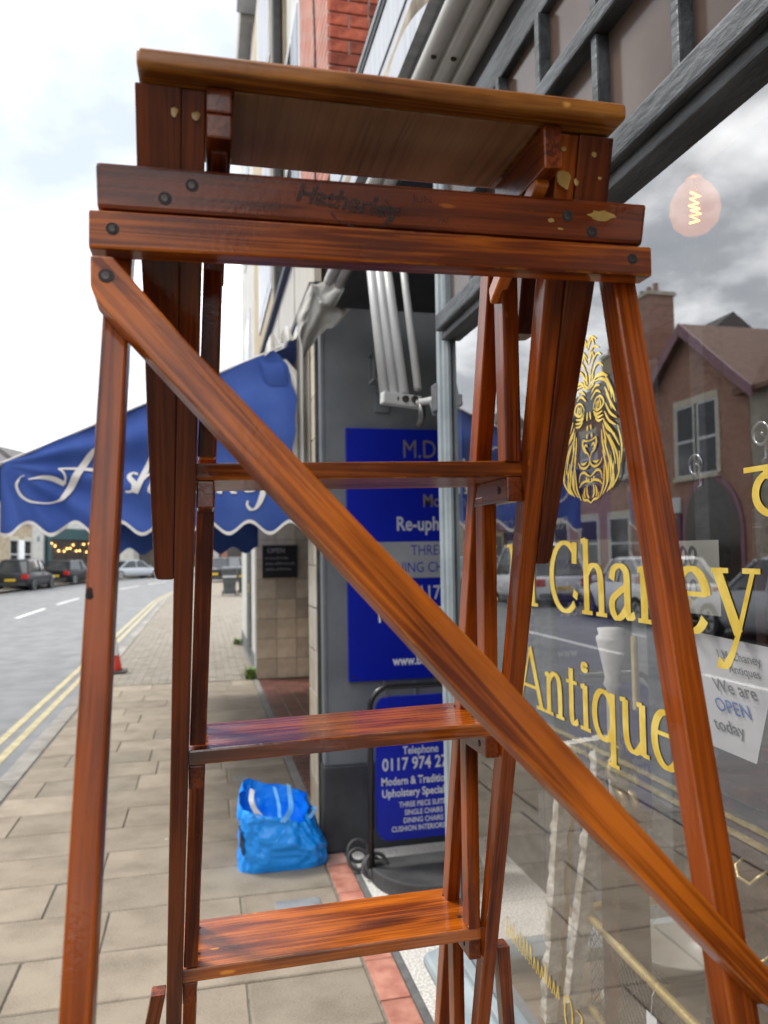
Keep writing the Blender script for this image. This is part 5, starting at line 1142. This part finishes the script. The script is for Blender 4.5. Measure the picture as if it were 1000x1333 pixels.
# ------------------------------------------------------------------ weeds at the foot of the walls
pm('weed', (0.09, 0.16, 0.025), (0.17, 0.26, 0.05), 30, 0.6)
def weed(x, y_, n_, h_, label, seed):
    r_ = random.Random(seed); mb = MB()
    for k in range(n_):
        a = r_.uniform(0, 6.28); l_ = h_*r_.uniform(.5, 1); o_ = Vector((x+r_.gauss(0, .03), y_+r_.gauss(0, .05), 0)); d_ = Vector((math.cos(a), math.sin(a), 0))
        s_ = Vector((-math.sin(a), math.cos(a), 0))*0.009; p1 = o_+d_*l_*0.25+Vector((0, 0, l_*0.6)); p2 = o_+d_*l_*0.6+Vector((0, 0, l_*0.85))
        mb.add([o_-s_, o_+s_, p1+s_, p1-s_, p2], [(0, 1, 2, 3), (3, 2, 4)])
    tag(mb.build('weed_tuft', 'weed', None, fix=False), label, 'weed', kind=None)
weed(0.555, 9.80, 70, 0.20, 'green weed tuft growing at the corner of the tiled wall', 1)
weed(0.57, 13.6, 50, 0.16, 'yellowish weed tuft at the foot of the white house', 2)

# ------------------------------------------------------------------ traffic cone and bins
pm('cone_red', (0.55, 0.03, 0.015), (0.65, 0.06, 0.03), 6, 0.5)
cn = thing('traffic_cone', 'small red traffic cone standing at the kerb on the block paving', 'cone', (-1.175, 10.9, 0))
MB().box((-1.335, 10.74, 0.004), (-1.015, 11.06, 0.035)).build('base', 'rubber', cn, 0.01)
MB().lathe([(0.115, 0.036), (0.105, 0.06), (0.03, 0.46), (0.022, 0.47)], (-1.175, 10.9, 0), 20).build('body', 'cone_red', cn, smooth=True)
MB().lathe([(0.0745, 0.24), (0.034, 0.45)], (-1.175, 10.9, 0), 20, False).build('band', 'white_paint', cn, smooth=True)
pm('bin_grey', (0.045, 0.05, 0.052), (0.07, 0.075, 0.078), 6, 0.5)
pm('bin_stripe', (0.5, 0.5, 0.5), rough=0.5); pm('bin_yellow', (0.6, 0.45, 0.03), rough=0.5)
def bin_(x, y_, label, stripe):
    b_ = thing('wheeled_bin', label, 'bin', (x, y_, 0), 0, 'bins on the far pavement')
    MB().hexa([(x-.21, y_-.26, .08), (x+.21, y_-.26, .08), (x+.21, y_+.22, .08), (x-.21, y_+.22, .08), (x-.27, y_-.33, 1.0), (x+.27, y_-.33, 1.0), (x+.27, y_+.33, 1.0), (x-.27, y_+.33, 1.0)]).build('body', 'bin_grey', b_, 0.02)
    MB().hexa([(x-.29, y_-.36, 1.0), (x+.29, y_-.36, 1.0), (x+.29, y_+.36, 1.0), (x-.29, y_+.36, 1.0), (x-.26, y_-.30, 1.07), (x+.26, y_-.30, 1.07), (x+.26, y_+.36, 1.10), (x-.26, y_+.36, 1.10)]).build('lid', 'bin_grey', b_, 0.02)
    MB().hexa([(x-.255, y_-.335, .70), (x+.255, y_-.335, .70), (x+.255, y_-.31, .70), (x-.255, y_-.31, .70), (x-.26, y_-.34, .77), (x+.26, y_-.34, .77), (x+.26, y_-.315, .77), (x-.26, y_-.315, .77)]).build('stripe', stripe, b_)
    for s_ in (-1, 1): MB().tube([(x+s_*.22, y_+.24, .1), (x+s_*.27, y_+.24, .1)], .1, 14).build('wheel', 'rubber', b_)
    MB().tube([(x-.2, y_+.40, 1.0), (x+.2, y_+.40, 1.0)], .015, 8).build('handle', 'bin_grey', b_)
bin_(0.93, 29.6, 'dark grey wheeled bin with pale stripe beyond the white house', 'bin_stripe'); bin_(1.52, 29.9, 'dark grey wheeled bin with yellow stripe beyond the white house', 'bin_yellow')

# ------------------------------------------------------------------ cars
for nm, c in (('paint_black', (0.012, 0.013, 0.016)), ('paint_charcoal', (0.03, 0.032, 0.036)), ('paint_silver', (0.42, 0.45, 0.49)), ('paint_white', (0.72, 0.73, 0.74)), ('paint_blue', (0.03, 0.08, 0.22)), ('paint_grey', (0.16, 0.17, 0.18))):
    pm(nm, c, rough=0.3, coat=0.12, metal=0.0, spec=0.15)
pm('tyre', (0.018, 0.018, 0.019), rough=0.8); pm('alloy', (0.45, 0.46, 0.48), rough=0.3, metal=0.9)
pm('tail_red', (0.5, 0.012, 0.012), rough=0.2); pm('head_lamp', (0.7, 0.72, 0.75), rough=0.1); pm('plate_yellow', (0.75, 0.5, 0.02), rough=0.5); pm('plate_white', (0.75, 0.75, 0.73), rough=0.5)
pm('car_glass', (0.025, 0.03, 0.035), (0.05, 0.055, 0.06), 2, 0.04, spec=0.8)
def ring(y_, w_, z0, z1, tuck=0.86):
    return [(-w_*tuck, y_, z0), (w_*tuck, y_, z0), (w_*0.985, y_, z0+0.14), (w_, y_, z0+(z1-z0)*0.55), (w_*0.955, y_, z1-0.04), (w_*0.86, y_, z1), (-w_*0.86, y_, z1), (-w_*0.955, y_, z1-0.04), (-w_, y_, z0+(z1-z0)*0.55), (-w_*0.985, y_, z0+0.14)]
def loft(rings):
    n_ = len(rings[0]); vs = [p for r in rings for p in r]
    fs = [(i*n_+k, i*n_+(k+1) % n_, (i+1)*n_+(k+1) % n_, (i+1)*n_+k) for i in range(len(rings)-1) for k in range(n_)]
    return MB().add(vs, fs+[tuple(range(n_-1, -1, -1)), tuple(range((len(rings)-1)*n_, len(rings)*n_))])
def car(label, paint, x, y_, rz, ln=4.0, wd=1.72, ht=1.46, kind='hatch', group=None):
    c = thing('parked_car', label, 'car', (x, y_, -0.1), rz, group); M0 = wm(c)
    def B(mb, nm, mat, parent=c, **k): mb.v = [tuple(M0 @ Vector(v)) for v in mb.v]; return mb.build(nm, mat, parent, **k)
    h, w_ = ln/2, wd/2; bt = 0.92 if kind != 'coupe' else 0.82
    rr_ = {'hatch': (0.97, 0.93), 'suv': (1.0, 0.98), 'coupe': (0.98, 0.80), 'van': (1.0, 1.0)}[kind]
    body = B(loft([ring(-h, w_*0.80, 0.34, bt*0.86), ring(-h+0.07, w_*0.90, 0.27, bt*0.97), ring(-h+0.35, w_*0.97, 0.22, bt), ring(-0.7, w_, 0.2, bt), ring(0.5, w_, 0.2, bt*0.985), ring(h-1.05, w_*0.985, 0.2, bt*0.95), ring(h-0.45, w_*0.93, 0.23, bt*0.84), ring(h-0.12, w_*0.84, 0.27, bt*0.72), ring(h, w_*0.68, 0.33, bt*0.60)]), 'body', paint, smooth=True)
    yb = -h+0.16 if kind in ('hatch', 'suv', 'van') else -h+0.75
    yr = yb+(0.42 if kind != 'coupe' else 0.75); yf = 0.35 if kind != 'van' else 0.7; ya = h-1.15 if kind != 'van' else h-0.75
    def gr(y0, wb, z): return [(-wb, y0, z), (wb, y0, z)]
    g = [(-w_*.90, yb, bt-.03), (w_*.90, yb, bt-.03), (w_*.90, ya, bt*.95-.03), (-w_*.90, ya, bt*.95-.03), (-w_*.68, yr, ht-.05), (w_*.68, yr, ht-.05), (w_*.68, yf, ht-.05), (-w_*.68, yf, ht-.05)]
    B(MB().hexa(g), 'windows', 'car_glass', bevel=0.02)
    B(MB().hexa([(-w_*.70, yr-.06, ht-.075), (w_*.70, yr-.06, ht-.075), (w_*.70, yf+.05, ht-.075), (-w_*.70, yf+.05, ht-.075), (-w_*.60, yr+.06, ht), (w_*.60, yr+.06, ht), (w_*.60, yf-.12, ht-.005), (-w_*.60, yf-.12, ht-.005)]), 'roof', paint, bevel=0.025)
    for s_ in (-1, 1):
        for (p, q, t_) in (((s_*w_*.91, yb+.02, bt-.04), (s_*w_*.70, yr, ht-.06), .055), ((s_*w_*.915, -0.15, bt-.04), (s_*w_*.70, -0.12, ht-.06), .035), ((s_*w_*.905, ya-.03, bt*.95-.04), (s_*w_*.70, yf, ht-.06), .035)):
            B(MB().tube([p, q], t_, 6), 'pillar', paint)
        B(MB().box((s_*w_*1.0, ya-0.32, bt), (s_*(w_+0.15), ya-0.20, bt+0.12)), 'wing_mirror', paint, bevel=0.02)
        B(MB().box((s_*w_*0.60, -h-0.012, bt*0.66), (s_*w_*0.93, -h+0.16, bt*0.90)), 'tail_light', 'tail_red', bevel=0.03)
        B(MB().box((s_*w_*0.48, h-0.26, bt*0.58), (s_*w_*0.84, h-0.02, bt*0.72)), 'headlight', 'head_lamp', bevel=0.03)
        for yw in (-h+0.72, h-0.80):
            wl = B(MB().tube([(s_*(w_-0.17), yw, 0.315), (s_*(w_+0.012), yw, 0.315)], 0.315, 24), 'wheel', 'tyre')
            B(MB().tube([(s_*(w_-0.03), yw, 0.315), (s_*(w_+0.02), yw, 0.315)], 0.215, 20), 'rim', 'alloy', wl)
            for k in range(5): B(MB().tube([(s_*(w_+0.022), yw+.05*math.cos(k*1.257+.63), .315+.05*math.sin(k*1.257+.63)), (s_*(w_+0.022), yw+.18*math.cos(k*1.257+.63), .315+.18*math.sin(k*1.257+.63))], 0.035, 5), 'rim_gap', 'tyre', wl)
    B(MB().box((-0.26, -h-0.012, 0.50), (0.26, -h+0.05, 0.61)), 'number_plate', 'plate_yellow'); B(MB().box((-0.26, h-0.05, 0.38), (0.26, h+0.012, 0.49)), 'number_plate', 'plate_white')
    B(MB().box((-w_*.8, -h-0.02, 0.27), (w_*.8, -h+0.1, 0.42)), 'bumper', 'rubber', bevel=0.03)
    return c
car('dark upright electric hatchback with yellow rear plate parked before the stone house', 'paint_charcoal', -8.95, 43.0, R(-9), 4.0, 1.78, 1.58, 'suv')
car('black hatchback with red tail light and yellow plate parked at the teal shop', 'paint_black', -7.95, 50.5, R(-17), 4.05, 1.75, 1.47)
car('silver low coupe parked beyond the black hatchback on the bend', 'paint_silver', -5.15, 59.5, R(-52), 4.5, 1.8, 1.36, 'coupe')
car('dark car with red tail light seen over the wheeled bins', 'paint_charcoal', 1.6, 47.0, R(-30), 4.2, 1.75, 1.5, 'suv')
car('pale grey car parked beyond the wheeled bins on the bend', 'paint_silver', 3.6, 51.5, R(-35), 4.2, 1.75, 1.48)
car('white hatchback parked in front of the red brick gabled house', 'paint_white', -8.55, 16.0, R(4), 3.9, 1.72, 1.47)
car('white small van parked between the gabled house and the chimney house', 'paint_white', -8.7, 22.5, R(2), 4.5, 1.8, 1.85, 'van')
car('silver estate car parked before the stone cottage opposite', 'paint_silver', -8.55, 11.1, R(3), 4.4, 1.76, 1.48, 'suv')
car('grey hatchback parked along the opposite kerb beyond the van', 'paint_grey', -8.7, 28.0, R(2), 4.1, 1.74, 1.47)
car('blue hatchback parked opposite the antique shop', 'paint_blue', -8.55, 5.8, R(3), 4.0, 1.74, 1.47)

# ------------------------------------------------------------------ houses across the street
brickmat('brick_brown', (0.30, 0.145, 0.10), (0.38, 0.20, 0.145), (0.30, 0.26, 0.22), axis='XZ')
brickmat('brick_orange', (0.36, 0.13, 0.08), (0.45, 0.19, 0.12), (0.4, 0.36, 0.32), axis='XZ')
brickmat('stone_wall', (0.36, 0.29, 0.19), (0.46, 0.38, 0.27), (0.30, 0.26, 0.2), sx=2.2, sz=5.5, axis='XZ')
brickmat('stone_grey', (0.30, 0.27, 0.22), (0.40, 0.37, 0.31), (0.28, 0.26, 0.22), sx=2.4, sz=5.0, axis='XZ')
pm('roof_tile', (0.14, 0.075, 0.055), (0.21, 0.12, 0.09), 5, 0.8, 0.5, 14, stretch=(1, 1, 3))
pm('roof_slate', (0.09, 0.085, 0.085), (0.15, 0.14, 0.135), 5, 0.7, 0.5, 14, stretch=(1, 1, 3))
pm('bargeboard', (0.20, 0.10, 0.13), (0.27, 0.15, 0.18), 6, 0.6)
pm('stone_trim', (0.46, 0.42, 0.33), (0.56, 0.52, 0.43), 5, 0.8, 0.2, 30)
pm('teal_paint', (0.012, 0.05, 0.058), (0.018, 0.068, 0.077), 4, 0.45)
pm('purple_paint', (0.10, 0.025, 0.07), (0.13, 0.035, 0.09), 4, 0.45)
pm('shop_dark', (0.03, 0.025, 0.022), (0.05, 0.04, 0.035), 3, 0.2)
def on_front(origin, ang):
    """front of a house: x runs along the front (left to right for someone facing it), y goes back, z up"""
    d = Vector((math.cos(ang), math.sin(ang), 0)); return frame_matrix(Vector(origin), d, Vector((-d.y, d.x, 0)))
class House:
    def __init__(s, name, label, origin, ang, cat='house', group=None):
        s.M = on_front(origin, ang); s.t = thing(name, label, cat, origin, 0, group)
    def add(s, mb, nm, mat, parent=None, bevel=0): return mb.build(nm, mat, parent or s.t, bevel, M=s.M)
    def box(s, nm, a, b, mat, parent=None, bevel=0): return s.add(MB().box(a, b), nm, mat, parent, bevel)
    def window(s, x, z, w_, h_, trim='stone_trim', sash=True, glass='dark_glass', y=0.0):
        w0 = s.box('window', (x, y-0.02, z), (x+w_, y-0.003, z+h_), 'white_joinery')
        t_ = 0.055; cols = [(x+t_, x+w_-t_)]
        for a, b in cols:
            if sash:
                s.box('pane', (a, y-0.026, z+t_), (b, y-0.0205, z+h_*0.48), glass, w0); s.box('pane', (a, y-0.026, z+h_*0.52), (b, y-0.0205, z+h_-t_), glass, w0)
            else: s.box('pane', (a, y-0.026, z+t_), (b, y-0.0205, z+h_-t_), glass, w0)
        if trim:
            s.box('sill', (x-.1, y-0.12, z-.12), (x+w_+.1, y-.001, z-.002), trim, w0); s.box('lintel', (x-.1, y-0.035, z+h_+.002), (x+w_+.1, y-.001, z+h_+.2), trim, w0)
            for xx in (x-.12, x+w_+.002): s.box('jamb', (xx, y-0.03, z), (xx+.118, y-.001, z+h_), trim, w0)
        return w0
    def ridge_roof(s, x0, x1, y0, y1, z0, zr, mat, ov=0.25):
        ym = (y0+y1)/2
        return s.add(MB().add([(x0, y0-ov, z0-.1), (x1, y0-ov, z0-.1), (x1, ym, zr), (x0, ym, zr), (x1, y1+ov, z0-.1), (x0, y1+ov, z0-.1), (x0, y0-ov, z0-.22), (x1, y0-ov, z0-.22), (x1, y1+ov, z0-.22), (x0, y1+ov, z0-.22)],
               [(0, 1, 2, 3), (3, 2, 4, 5), (6, 7, 1, 0), (5, 4, 8, 9), (9, 8, 7, 6), (0, 3, 5, 9, 6), (1, 7, 8, 4, 2)]), 'roof', mat)
    def chimney(s, x, y_, z0, z1, mat, w_=0.9, d_=0.6, parent=None):
        c = s.box('chimney', (x, y_, z0), (x+w_, y_+d_, z1), mat, parent); s.box('chimney_cap', (x-.06, y_-.06, z1), (x+w_+.06, y_+d_+.06, z1+.12), 'stone_trim', parent)
        for k in range(3): s.add(MB().lathe([(.09, z1+.12), (.08, z1+.42), (.10, z1+.45)], (x+w_*(k+.7)/3.4, y_+d_/2, 0), 10), 'chimney_pot', 'brick_brown', parent)
FX = -12.0; AN = math.pi/2
# red brick house whose gable faces the street
h = House('gabled_house', 'red brick house with purple bargeboards on its street facing gable', (FX, 16.5, 0), AN)
gw = h.add(MB().add([(0, 0, 0), (4.8, 0, 0), (4.8, 0, 5.73), (2.4, 0, 7.70), (0, 0, 5.73), (0, 6, 0), (4.8, 6, 0), (4.8, 6, 5.73), (2.4, 6, 7.7), (0, 6, 5.73)],
     [(0, 1, 2, 3, 4), (9, 8, 7, 6, 5), (0, 5, 6, 1), (1, 6, 7, 2), (4, 9, 5, 0), (2, 7, 8, 3), (3, 8, 9, 4)]), 'wall', 'brick_brown')
for s_ in (-1, 1):
    rf = h.add(MB().add([(2.4, -.3, 7.86), (2.4, 6, 7.86), (2.4+s_*2.85, 6, 5.52), (2.4+s_*2.85, -.3, 5.52), (2.4, -.3, 7.74), (2.4, 6, 7.74), (2.4+s_*2.85, 6, 5.40), (2.4+s_*2.85, -.3, 5.40)], [(0, 1, 2, 3), (7, 6, 5, 4), (0, 3, 7, 4), (2, 1, 5, 6), (3, 2, 6, 7), (1, 0, 4, 5)]), 'roof', 'roof_tile')
    h.add(MB().add([(2.4, -.34, 7.88), (2.4+s_*2.9, -.34, 5.50), (2.4+s_*2.9, -.34, 5.18), (2.4, -.34, 7.52), (2.4, -.30, 7.88), (2.4+s_*2.9, -.30, 5.50), (2.4+s_*2.9, -.30, 5.18), (2.4, -.30, 7.52)], [(0, 1, 2, 3), (7, 6, 5, 4), (0, 4, 5, 1), (1, 5, 6, 2), (2, 6, 7, 3), (3, 7, 4, 0)]), 'bargeboard', 'bargeboard')
h.window(1.25, 3.55, 0.85, 2.0); h.window(2.25, 3.55, 0.85, 2.0)
arch_ = [(0.3, 0.0), (0.3, 2.0)]+[(1.6-1.3*math.cos(R(a)), 2.0+1.5*math.sin(R(a))) for a in range(10, 180, 10)]+[(2.9, 2.0), (2.9, 0.0)]
h.add(MB().prism([(x, -0.06, z) for x, z in arch_], (0, 0.055, 0)), 'arch_surround', 'bargeboard')
h.add(MB().prism([(1.6+(x-1.6)*0.9, -0.068, z*0.965) for x, z in arch_], (0, 0.007, 0)), 'arch_window', 'shop_dark')
h.box('shop_sign', (2.95, -0.08, 2.55), (4.6, -0.01, 3.0), 'white_joinery'); h.box('shop_window', (3.1, -0.05, 0.5), (4.5, -0.01, 2.4), 'shop_dark'); h.box('shop_pilaster', (2.92, -0.1, 0), (3.06, -0.01, 2.5), 'purple_paint')
MB_ = MB().tube([(1.2, 2.5, 7.0), (1.2, 2.5, 8.9)], 0.025, 6)
for k in range(6): MB_.tube([(0.75+.18*k, 2.2, 8.75), (0.75+.18*k, 2.8, 8.75)], .012, 4)
MB_.tube([(0.7, 2.5, 8.75), (1.8, 2.5, 8.75)], .014, 4); h.add(MB_, 'aerial', 'iron')
h = House('stone_cottage', 'grey stone cottage with brown tiled roof joined to the gabled house', (FX, 8.2, 0), AN)
h.box('wall', (0, 0, 0), (8.28, 6, 5.5), 'stone_grey'); h.ridge_roof(-.1, 8.6, 0, 6, 5.6, 8.0, 'roof_tile')
for x in (0.7, 3.2, 5.8): h.window(x, 3.4, 1.1, 1.5)
for x in (0.8, 5.6): h.window(x, 0.9, 1.6, 1.5)
d_ = h.box('door', (3.6, -.03, 0.05), (4.5, -.002, 2.1), 'purple_paint'); h.box('handle', (4.35, -.07, 1.0), (4.4, -.03, 1.1), 'brass', d_); h.chimney(0.3, 2.7, 6.8, 8.9, 'stone_grey')
h = House('chimney_house', 'tall brown brick house with a broad chimney stack on its end wall', (FX, 21.35, 0), AN)
h.box('wall', (0, 0, 0), (7.0, 7, 6.4), 'brick_brown'); h.ridge_roof(0.02, 6.98, 0, 7, 6.45, 9.2, 'roof_slate'); h.chimney(0.05, 0.35, 6.0, 9.6, 'brick_brown', 1.3, 0.9)
for x in (1.0, 3.0, 5.2): h.window(x, 3.9, 1.0, 1.7); h.window(x, 0.9, 1.2, 1.7)
def terrace(name, label, y0, w_, eave, ridge, wallm, roofm, seed, group='houses across the street', X=FX, ang=AN, x0=None):
    r_ = random.Random(seed); h = House(name, label, (X, y0, 0), ang, 'house', group)
    h.box('wall', (0, 0, 0), (w_, 7, eave), wallm); h.ridge_roof(0.02, w_-.02, 0, 7, eave+.05, ridge, roofm)
    n_ = max(2, int(w_/2.1)); st = w_/n_
    for k in range(n_): h.window(st*(k+.5)-.5, eave-2.2, 1.0, 1.6)
    sf = h.box('shop_window', (0.5, -.05, .55), (w_-1.9, -.01, 2.35), 'shop_dark'); h.box('shop_board', (0.3, -.16, 2.45), (w_-.3, -.01, 3.0), r_.choice(['teal_paint', 'purple_paint', 'white_joinery', 'frame_paint']))
    d_ = h.box('door', (w_-1.6, -.04, .05), (w_-.7, -.002, 2.2), r_.choice(['teal_paint', 'purple_paint', 'frame_worn'])); h.chimney(.2, 3.2, ridge-.9, ridge+1.0, wallm)
    return h
terrace('terraced_house', 'cream rendered terraced shop with slate roof beyond the chimney house', 28.4, 6.5, 6.2, 8.6, 'cream_render', 'roof_slate', 1)
terrace('terraced_house', 'orange brick terraced shop joined to the stone cottage opposite', 1.2, 6.9, 6.3, 8.8, 'brick_orange', 'roof_slate', 2)
terrace('terraced_house', 'white rendered terraced shop opposite, beside the orange brick one', -5.5, 6.6, 6.0, 8.5, 'white_render', 'roof_tile', 3)
terrace('terraced_house', 'brown brick terraced shop at the end of the row opposite', -13.0, 7.4, 6.6, 9.2, 'brick_brown', 'roof_slate', 4)
terrace('terraced_house', 'stone terraced shop far up the row opposite', -21.0, 7.9, 6.2, 8.8, 'stone_wall', 'roof_tile', 5)
# our own side, up the street behind the viewer
h = House('corner_house', 'red brick corner house on the near side above the antique shop', (1.0, -6.3, 0), -AN)
h.box('wall', (0, 0, 0), (9, 7, 7.0), 'brick_orange'); h.ridge_roof(0.02, 8.98, 0, 7, 7.05, 9.5, 'roof_slate')
for x in (1, 4, 7): h.window(x, 4.2, 1.0, 1.7); h.window(x, 1.0, 1.2, 1.7)
# stone house and teal shop on the bend
h = House('stone_house', 'honey coloured stone house with slate roof beside the teal shop', (-11.6, 39.0, 0), R(84.5))
h.box('wall', (0, 0, 0), (12.5, 7, 6.2), 'stone_wall'); h.ridge_roof(-.2, 12.6, 0, 7, 6.25, 9.4, 'roof_slate'); h.chimney(11.0, 3.2, 8.6, 10.0, 'stone_wall')
for x in (1.2, 5.0, 8.6, 11.0): h.window(x, 3.7, 1.1, 1.7); h.window(x, 0.9, 1.3, 1.7)
h.box('notice_board', (9.95, -.1, 1.4), (10.85, -.02, 2.6), 'paper')
h = House('grey_wall_end', 'pale grey rendered wall between the stone house and the teal shop', (-10.4, 51.6, 0), R(84), 'wall')
h.box('wall', (0, 0, 0), (2.2, 5, 3.5), 'white_render'); h.add(MB().tube([(1.1, -.02, 2.75), (1.1, -.08, 2.75)], .17, 16), 'round_plaque', 'frame_paint')
h = House('teal_shop', 'dark teal cafe front with rows of warm bulbs in its window', (-10.1, 54.0, 0), R(70), 'shop')
h.box('wall', (0, 0.05, 0), (9.0, 7, 6.4), 'white_render'); h.ridge_roof(0.02, 8.98, 0, 7, 6.45, 9.0, 'roof_slate')
h.box('front_board', (0, -.15, 2.75), (9.0, 0.0, 3.5), 'teal_paint'); h.box('front_board', (0, -.10, 0.0), (9.0, 0.0, 0.75), 'teal_paint')
for x in (0, 6.1, 8.6): h.box('pilaster', (x, -.2, .76), (x+.4, -.001, 2.74), 'teal_paint')
h.box('cafe_window', (0.42, -.05, 0.76), (6.08, .04, 2.74), 'shop_dark'); h.box('doorway', (6.52, -.05, 0.76), (8.58, .04, 2.74), 'black_trim')
rr2 = random.Random(8)
for k in range(12):
    x = 0.62+k*0.46+rr2.uniform(-.12, .12); z = rr2.uniform(1.8, 2.5); h.add(MB().lathe([(.01, z-.05), (.045, z-.03), (.05, z), (.035, z+.035), (.01, z+.06)], (x, -.12, 0), 8), 'cafe_bulb', 'warm_bulb')
# houses closing the street at the bend
for i, (x, y_, an, w_, ev, wm_, rm_, lb) in enumerate(((-5.6, 66, 40, 9, 5.8, 'white_render', 'roof_slate', 'white rendered terrace house on the bend beyond the teal shop'), (1.6, 72, 18, 8, 5.2, 'brick_orange', 'roof_tile', 'orange brick house with red tiled roof closing the view down the street'), (9.4, 74.5, 5, 9, 5.5, 'cream_render', 'roof_slate', 'cream rendered house furthest round the bend'))):
    terrace('far_house', lb, y_, w_, ev, ev+2.6, wm_, rm_, 20+i, 'houses closing the street', x, R(an))
# trees over the roofs
pm('leaf', (0.035, 0.075, 0.018), (0.085, 0.14, 0.035), 1.5, 0.6); pm('bark', (0.07, 0.055, 0.04), (0.12, 0.1, 0.075), 6, 0.9, 0.5, 20)
def tree(x, y_, ht, rad, seed, label):
    r_ = random.Random(seed); t_ = thing('street_tree', label, 'tree', (x, y_, 0), 0, 'trees at the bend')
    mb = MB().tube([(x, y_, -.1), (x+.1, y_, ht*.35), (x, y_+.1, ht*.6)], [.22, .16, .1], 8); tips = []
    for k in range(7):
        a = k*.9; p = Vector((x+rad*.6*math.cos(a), y_+rad*.6*math.sin(a), ht*(.55+.05*k))); tips.append(p); mb.tube([(x, y_, ht*(.3+.03*k)), (p+Vector((x, y_, ht*.5)))/2, p], [.09, .06, .03], 6)
    mb.build('trunk', 'bark', t_)
    lv = MB()
    for k in range(1500):
        c = r_.choice(tips)+Vector((r_.gauss(0, rad*.30), r_.gauss(0, rad*.30), r_.gauss(0, ht*.11)))
        n_ = Vector((r_.gauss(0, 1), r_.gauss(0, 1), r_.gauss(0, 1))).normalized(); a = n_.orthogonal().normalized()*r_.uniform(.1, .22); b = n_.cross(a)*.7
        lv.add([c-a, c-b, c+a, c+b], [(0, 1, 2, 3)])
    lv.build('crown', 'leaf', t_, fix=False)
tree(-4.2, 63.5, 5.2, 1.6, 1, 'small leafy tree in front of the white terrace on the bend')
tree(5.6, 70, 6.0, 2.0, 2, 'leafy tree between the two far houses')
